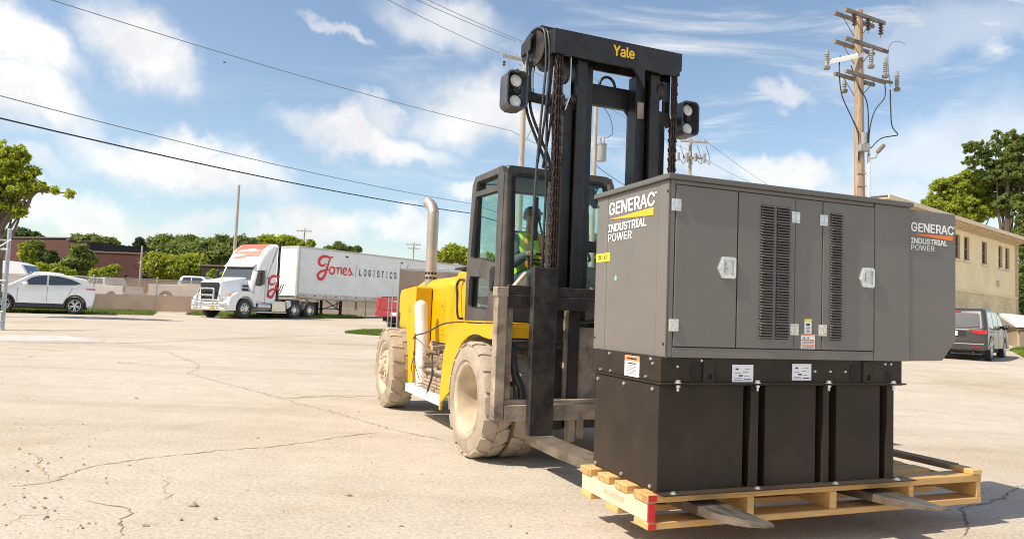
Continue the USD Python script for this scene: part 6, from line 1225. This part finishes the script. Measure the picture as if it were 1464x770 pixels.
# ================================================================== poles and wires
look('pole_wood', (.40, .295, .205), .8, color2=(.25, .175, .115), scale=4, stretch=(6, 6, .35), bump=.006, bscale=14)
look('pole_grey', (.44, .38, .31), .8, color2=(.34, .285, .225), scale=4, stretch=(6, 6, .35), bump=.006, bscale=14)
look('arm_wood', (.17, .14, .115), .8, color2=(.24, .20, .16), scale=5)
look('insulator_brown', (.05, .022, .018), .25, coat=.5)
look('porcelain_grey', (.30, .295, .285), .35, color2=(.24, .235, .225), scale=12)
look('wire_black', (.02, .02, .02), .6)
look('wire_grey', (.16, .17, .18), .6)
look('pipe_white', (.68, .66, .62), .5)
def bell(p, n_=3, r=.085, h=.11, down=True):
    s = -1 if down else 1; out = []
    for k in range(n_):
        out.append(lathe([(.02, 0), (r * .6, .01), (r, .05), (r * .95, .075), (.03, .085), (.02, h)], np.asarray(p) + [0, 0, s * h * (k + 1)], (0, 0, 1), 14))
    return cat(*out, cyl(p, np.asarray(p) + [0, 0, s * (h * n_ + .12)], .012, n=6))
P1 = thing('utility_pole', 'wooden utility pole with stacked crossarms, cutouts and black cables on the right', 'utility pole', (13.72, 28.3, gz(28)))
lean_ = lambda z: np.array([-.20 * (z / 13.5), 0, z])
put('pole', tube([lean_(z) for z in np.linspace(-.3, 13.55, 14)], np.linspace(.235, .155, 14), 16), L_['pole_wood'], P1, smooth=50)
ad = np.array([.88, .48, 0]); an = np.array([-.48, .88, 0])
def arm(T, z, half, off, w=.055, h=.065, sh=0.0, mat='arm_wood'):
    c = lean_(z) + an * off + ad * sh
    return put('crossarm', hull([c + ad * s * half + an * a + np.array([0, 0, b]) for s in (-1, 1) for a in (-w, w) for b in (-h, h)]), L_[mat], T)
for z in (13.25, 12.10, 10.80):
    arm(P1, z, 1.22, -.22, sh=.12); arm(P1, z, 1.22, .22, sh=.05)
    put('arm_brace', cat(*[cyl(lean_(z - .7) + an * o, lean_(z) + ad * s * .75 + an * o, .018, n=6) for s in (-1, 1) for o in (-.2, .2)]), L_['arm_wood'], P1)
for s in (-.55, .30, 1.10): put('insulator', bell(lean_(13.2) + an * -.22 + ad * s, 4 if s < 1 else 4, .10, .12), L_['insulator_brown'], P1, smooth=30)
for s in (-.5, 1.28): put('insulator', cat(cyl(lean_(12.1) + ad * s - an * .22 - ad * .1, lean_(12.1) + ad * s - an * .22 + ad * .22, .075, n=12)), L_['insulator_brown'], P1, smooth=30)
put('metal_arm', hull([lean_(11.35) + np.array([x, y, z]) for x, z in ((-1.45, -.12), (.1, .28)) for y in (-.30, -.22) for z in (z - .07, z + .07)]), L_['pipe_white'], P1)
for (x, y, z, h) in ((-1.55, -.25, 11.15, .58), (.18, -.3, 11.25, .58), (.85, -.1, 10.95, .60), (1.50, .25, 10.55, .60), (-.55, .4, 10.45, .3)):
    put('cutout', cat(cyl((x, y, z), (x, y, z + h), .062, n=14), *[cyl((x, y, z + .1 + q * .085), (x, y, z + .13 + q * .085), .088, n=14) for q in range(int(h / .1))], cyl((x, y, z + h), (x, y, z + h + .06), .05, n=10)), L_['porcelain_grey'], P1, smooth=30)
    put('cutout_base', cat(bx(x - .11, x + .11, y - .09, y + .09, z - .16, z - .01, .03)), L_['arm_wood'], P1)
put('cutout_arm', cat(hull([lean_(10.75) + np.array([x, y, z]) for x, y in ((.1, -.2), (1.5, .3)) for y in (y - .04, y + .04) for z in (-.05, .05)])), L_['arm_wood'], P1)
for pts in ([(-1.0, -.2, 11.6), (-1.06, -.25, 11.0), (-.95, -.25, 10.0), (-.55, -.25, 9.1), (-.28, -.25, 8.4), (-.24, -.2, 7.4)], [(-.6, -.25, 11.2), (-.3, -.3, 10.3), (.0, -.3, 9.8), (.1, -.28, 9.0), (.08, -.25, 8.0)],
            [(.82, -.1, 10.7), (.78, -.2, 10.0), (.35, -.28, 9.4), (.16, -.25, 8.6), (.14, -.25, 7.6)], [(1.15, .1, 10.4), (1.12, 0, 9.6), (1.18, 0, 8.9), (1.38, -.05, 8.55), (1.1, -.15, 8.45), (.6, -.25, 8.3), (.2, -.25, 7.9)],
            [(1.15, .1, 10.5), (1.05, .1, 11.6), (1.12, .1, 12.2), (1.5, .25, 12.45), (1.95, .5, 12.45)]):
    put('cable', tube(curve(pts, 6), .010 if pts[-1][2] > 12 else .022, 6), L_['wire_black'], P1, smooth=True)
put('cable_box', cat(bx(-.28, .12, -.42, -.18, 7.75, 8.05, .03), cyl((-.08, -.3, 8.05), (-.08, -.3, 8.5), .12, n=12)), L_['porcelain_grey'], P1)
put('pole_camera', cat(balls([(.48, -.3, 7.78), (.62, -.40, 7.98)], .085), tube([(.2, -.2, 7.5), (.40, -.28, 7.52), (.48, -.3, 7.74)], .02, 6)), L_['arm_wood'], P1, smooth=40)
put('conduit', cyl((.22, -.18, -.2), (.16, -.20, 7.7), .06, n=10), L_['pipe_white'], P1, smooth=True)
for z in (6.4, 6.9, 5.6): put('step_bolt', cyl(lean_(z) + np.array([-.15, -.16, 0]), lean_(z) + np.array([.15, -.24, 0]), .03, n=6), L_['arm_wood'], P1)
def pole(label, px, d, ztop, r0, arms, kind='utility_pole', mat='pole_grey', direction=(.88, .48), lean_px=0.0):
    f = survey(px, 430, d); f[2] = gz(d); T = thing(kind, label, 'utility pole', f)
    h = ztop - f[2]; put('pole', tube([(lean_px * z / h, 0, z) for z in np.linspace(-.2, h, 8)], np.linspace(r0, r0 * .68, 8), 12), L_[mat], T, smooth=50)
    a = np.array([*direction, 0]); a /= np.linalg.norm(a)
    for z, half, sh in arms:
        c = np.array([lean_px * z / h, -.22, z - f[2]])
        put('crossarm', hull([c + a * (s * half + sh) + np.array([0, y, b]) for s in (-1, 1) for y in (-.055, .055) for b in (-.065, .065)]), L_['pole_grey'], T)
        for s in (-.92, -.35, .35, .92):
            put('insulator', cat(cyl(c + a * (s * half + sh), c + a * (s * half + sh) + [0, 0, .20], .05, .035, n=8)), L_['porcelain_grey'], T)
    return T, f
P2, f2 = pole('wooden pole with a crossarm rising behind the left side of the mast', 738, 34, 14.2, .17, [(13.35, 1.05, -.15), (13.65, .6, .35)], lean_px=.0)
for q in ((-1.0, -.5, 13.2 - f2[2]), (-.35, -.35, 12.9 - f2[2])): put('hanging_insulator', bell(q, 2, .08, .12), L_['insulator_brown'], P2)
put('lamp_bracket', tube(curve([(.1, -.1, 8.9), (.5, -.3, 9.6), (1.1, -.5, 9.9), (1.6, -.6, 9.8)], 6), .03, 6), L_['galvanised'], P2, smooth=True)
P3, f3 = pole('wooden pole with a crossarm and transformer framed by the two mast rails', 843.5, 40, 14.2, .15, [(13.75, 1.1, .3), (13.45, 1.1, .3)])
put('transformer', cat(cyl((.38, -.1, 9.4), (.38, -.1, 10.3), .27, n=18), cyl((.38, -.1, 10.3), (.38, -.1, 10.36), .29, n=18), cyl((.3, -.15, 10.36), (.3, -.15, 10.7), .05, n=8), cyl((.5, -.1, 10.36), (.52, -.1, 10.8), .04, n=8)), L_['porcelain_grey'], P3, smooth=35)
put('cable', tube(curve([(.3, -.1, 12.6), (.75, -.2, 11.9), (.95, -.2, 11.0), (.6, -.1, 10.7)], 6), .02, 6), L_['wire_black'], P3, smooth=True)
P4, f4 = pole('distant pole with a pale crossarm and drooping jumper wires right of the mast', 982, 50, 14.0, .17, [(13.75, 1.0, .2), (12.6, .8, .2)], direction=(1, .1))
for q in range(4):
    put('cutout', cat(cyl((-.9 + .6 * q, -.3, 11.6 - .1 * (q % 2)), (-.9 + .6 * q, -.3, 12.15), .10, n=10)), L_['porcelain_grey'], P4)
    put('cable', tube(curve([(-.8 + .6 * q, -.3, 12.7), (-.55 + .6 * q, -.35, 11.9), (-.5 + .6 * q, -.3, 11.4), (-.8 + .6 * q, -.3, 11.7)], 5), .02, 5), L_['wire_black'], P4, smooth=True)
pole('plain bare wooden pole standing behind the semi truck cab', 331, 50, 9.5, .135, [], lean_px=.02)
pole('small far pole with a crossarm above the front of the trailer', 430, 100, 12.0, .14, [(11.6, 1.0, 0)], direction=(1, .1))
pole('small far pole with a crossarm above the rear of the trailer', 588, 110, 11.6, .14, [(11.2, 1.1, 0), (10.6, .9, 0)], direction=(1, .1))
pole('short pale pole standing before the conifer and red brick building', 198, 58, 5.6, .10, [])
def wire(label, pts, sag, r, mat='wire_grey'):
    """A span hung between measured points (px, py, distance)."""
    out = []
    P = [survey(a, b, d) for a, b, d in pts]
    for p, q in zip(P[:-1], P[1:]):
        t = np.linspace(0, 1, 14)[:, None]; s = p + (q - p) * t; s[:, 2] -= sag * 4 * (t * (1 - t))[:, 0]; out.append(s if not out else s[1:])
    o = put('overhead_wire', tube(np.vstack(out), r, 6), L_[mat], None, smooth=True); tag(o, label, 'wire', 'overhead wires')
wire('thin wire running from the top left corner to the pole behind the mast', [(-150, -72, 16), (731, 187, 34), (843, 226, 40)], .25, .012)
wire('middle thin wire crossing the sky above the thick black one', [(-150, 97, 16), (674, 291, 36), (850, 330, 42)], .25, .013)
wire('thick black cable sagging across the sky from the left edge to the cab', [(-150, 133, 16), (674, 305, 36), (880, 346, 42)], .25, .022, 'wire_black')
wire('wire from the top edge down to the left end of the crossarm behind the mast', [(470, -45, 20), (714, 76, 33.6)], .1, .011)
wire('second wire from the top edge to the crossarm behind the mast', [(500, -45, 20), (738, 59, 34)], .1, .011)
wire('rightmost wire from the top edge to the pole top behind the mast', [(520, -45, 20), (752, 61, 34)], .1, .011)
wire('wire passing between the mast rails to the far right pole', [(742, 60, 34), (843, 107, 40), (982, 199, 50)], .15, .012)
wire('lower wire passing between the mast rails', [(742, 92, 34), (850, 140, 42), (905, 172, 47), (985, 215, 52)], .1, .012)
wire('upper wire sloping down right from the distant pole', [(1006, 199, 50), (1100, 266, 72), (1160, 300, 90)], .1, .016)
wire('lower wire sloping down right from the distant pole', [(998, 221, 50), (1075, 262, 66), (1150, 305, 90)], .1, .014)
wire('short wire sloping down from behind the cab roof to the generator', [(846, 232, 40), (892, 264, 47), (960, 300, 60)], .05, .018, 'wire_black')
# a bird far up
c = survey(321, 89.5, 60); B = thing('bird', 'tiny dark bird gliding in the blue sky at upper left', 'bird', c)
put('body', balls([(-.10, 0, 0), (.08, 0, .01), (.15, 0, .02)], [.03, .04, .022]), L_['wire_black'], B, smooth=True)
put('wing', hull([(-.03, 0, .02), (.06, 0, .02), (-.02, -.26, .07), (.02, -.24, .07), (0, -.1, .06)]), L_['wire_black'], B); put('wing', hull([(-.03, 0, .02), (.06, 0, .02), (-.02, .26, .07), (.02, .24, .07), (0, .1, .06)]), L_['wire_black'], B)
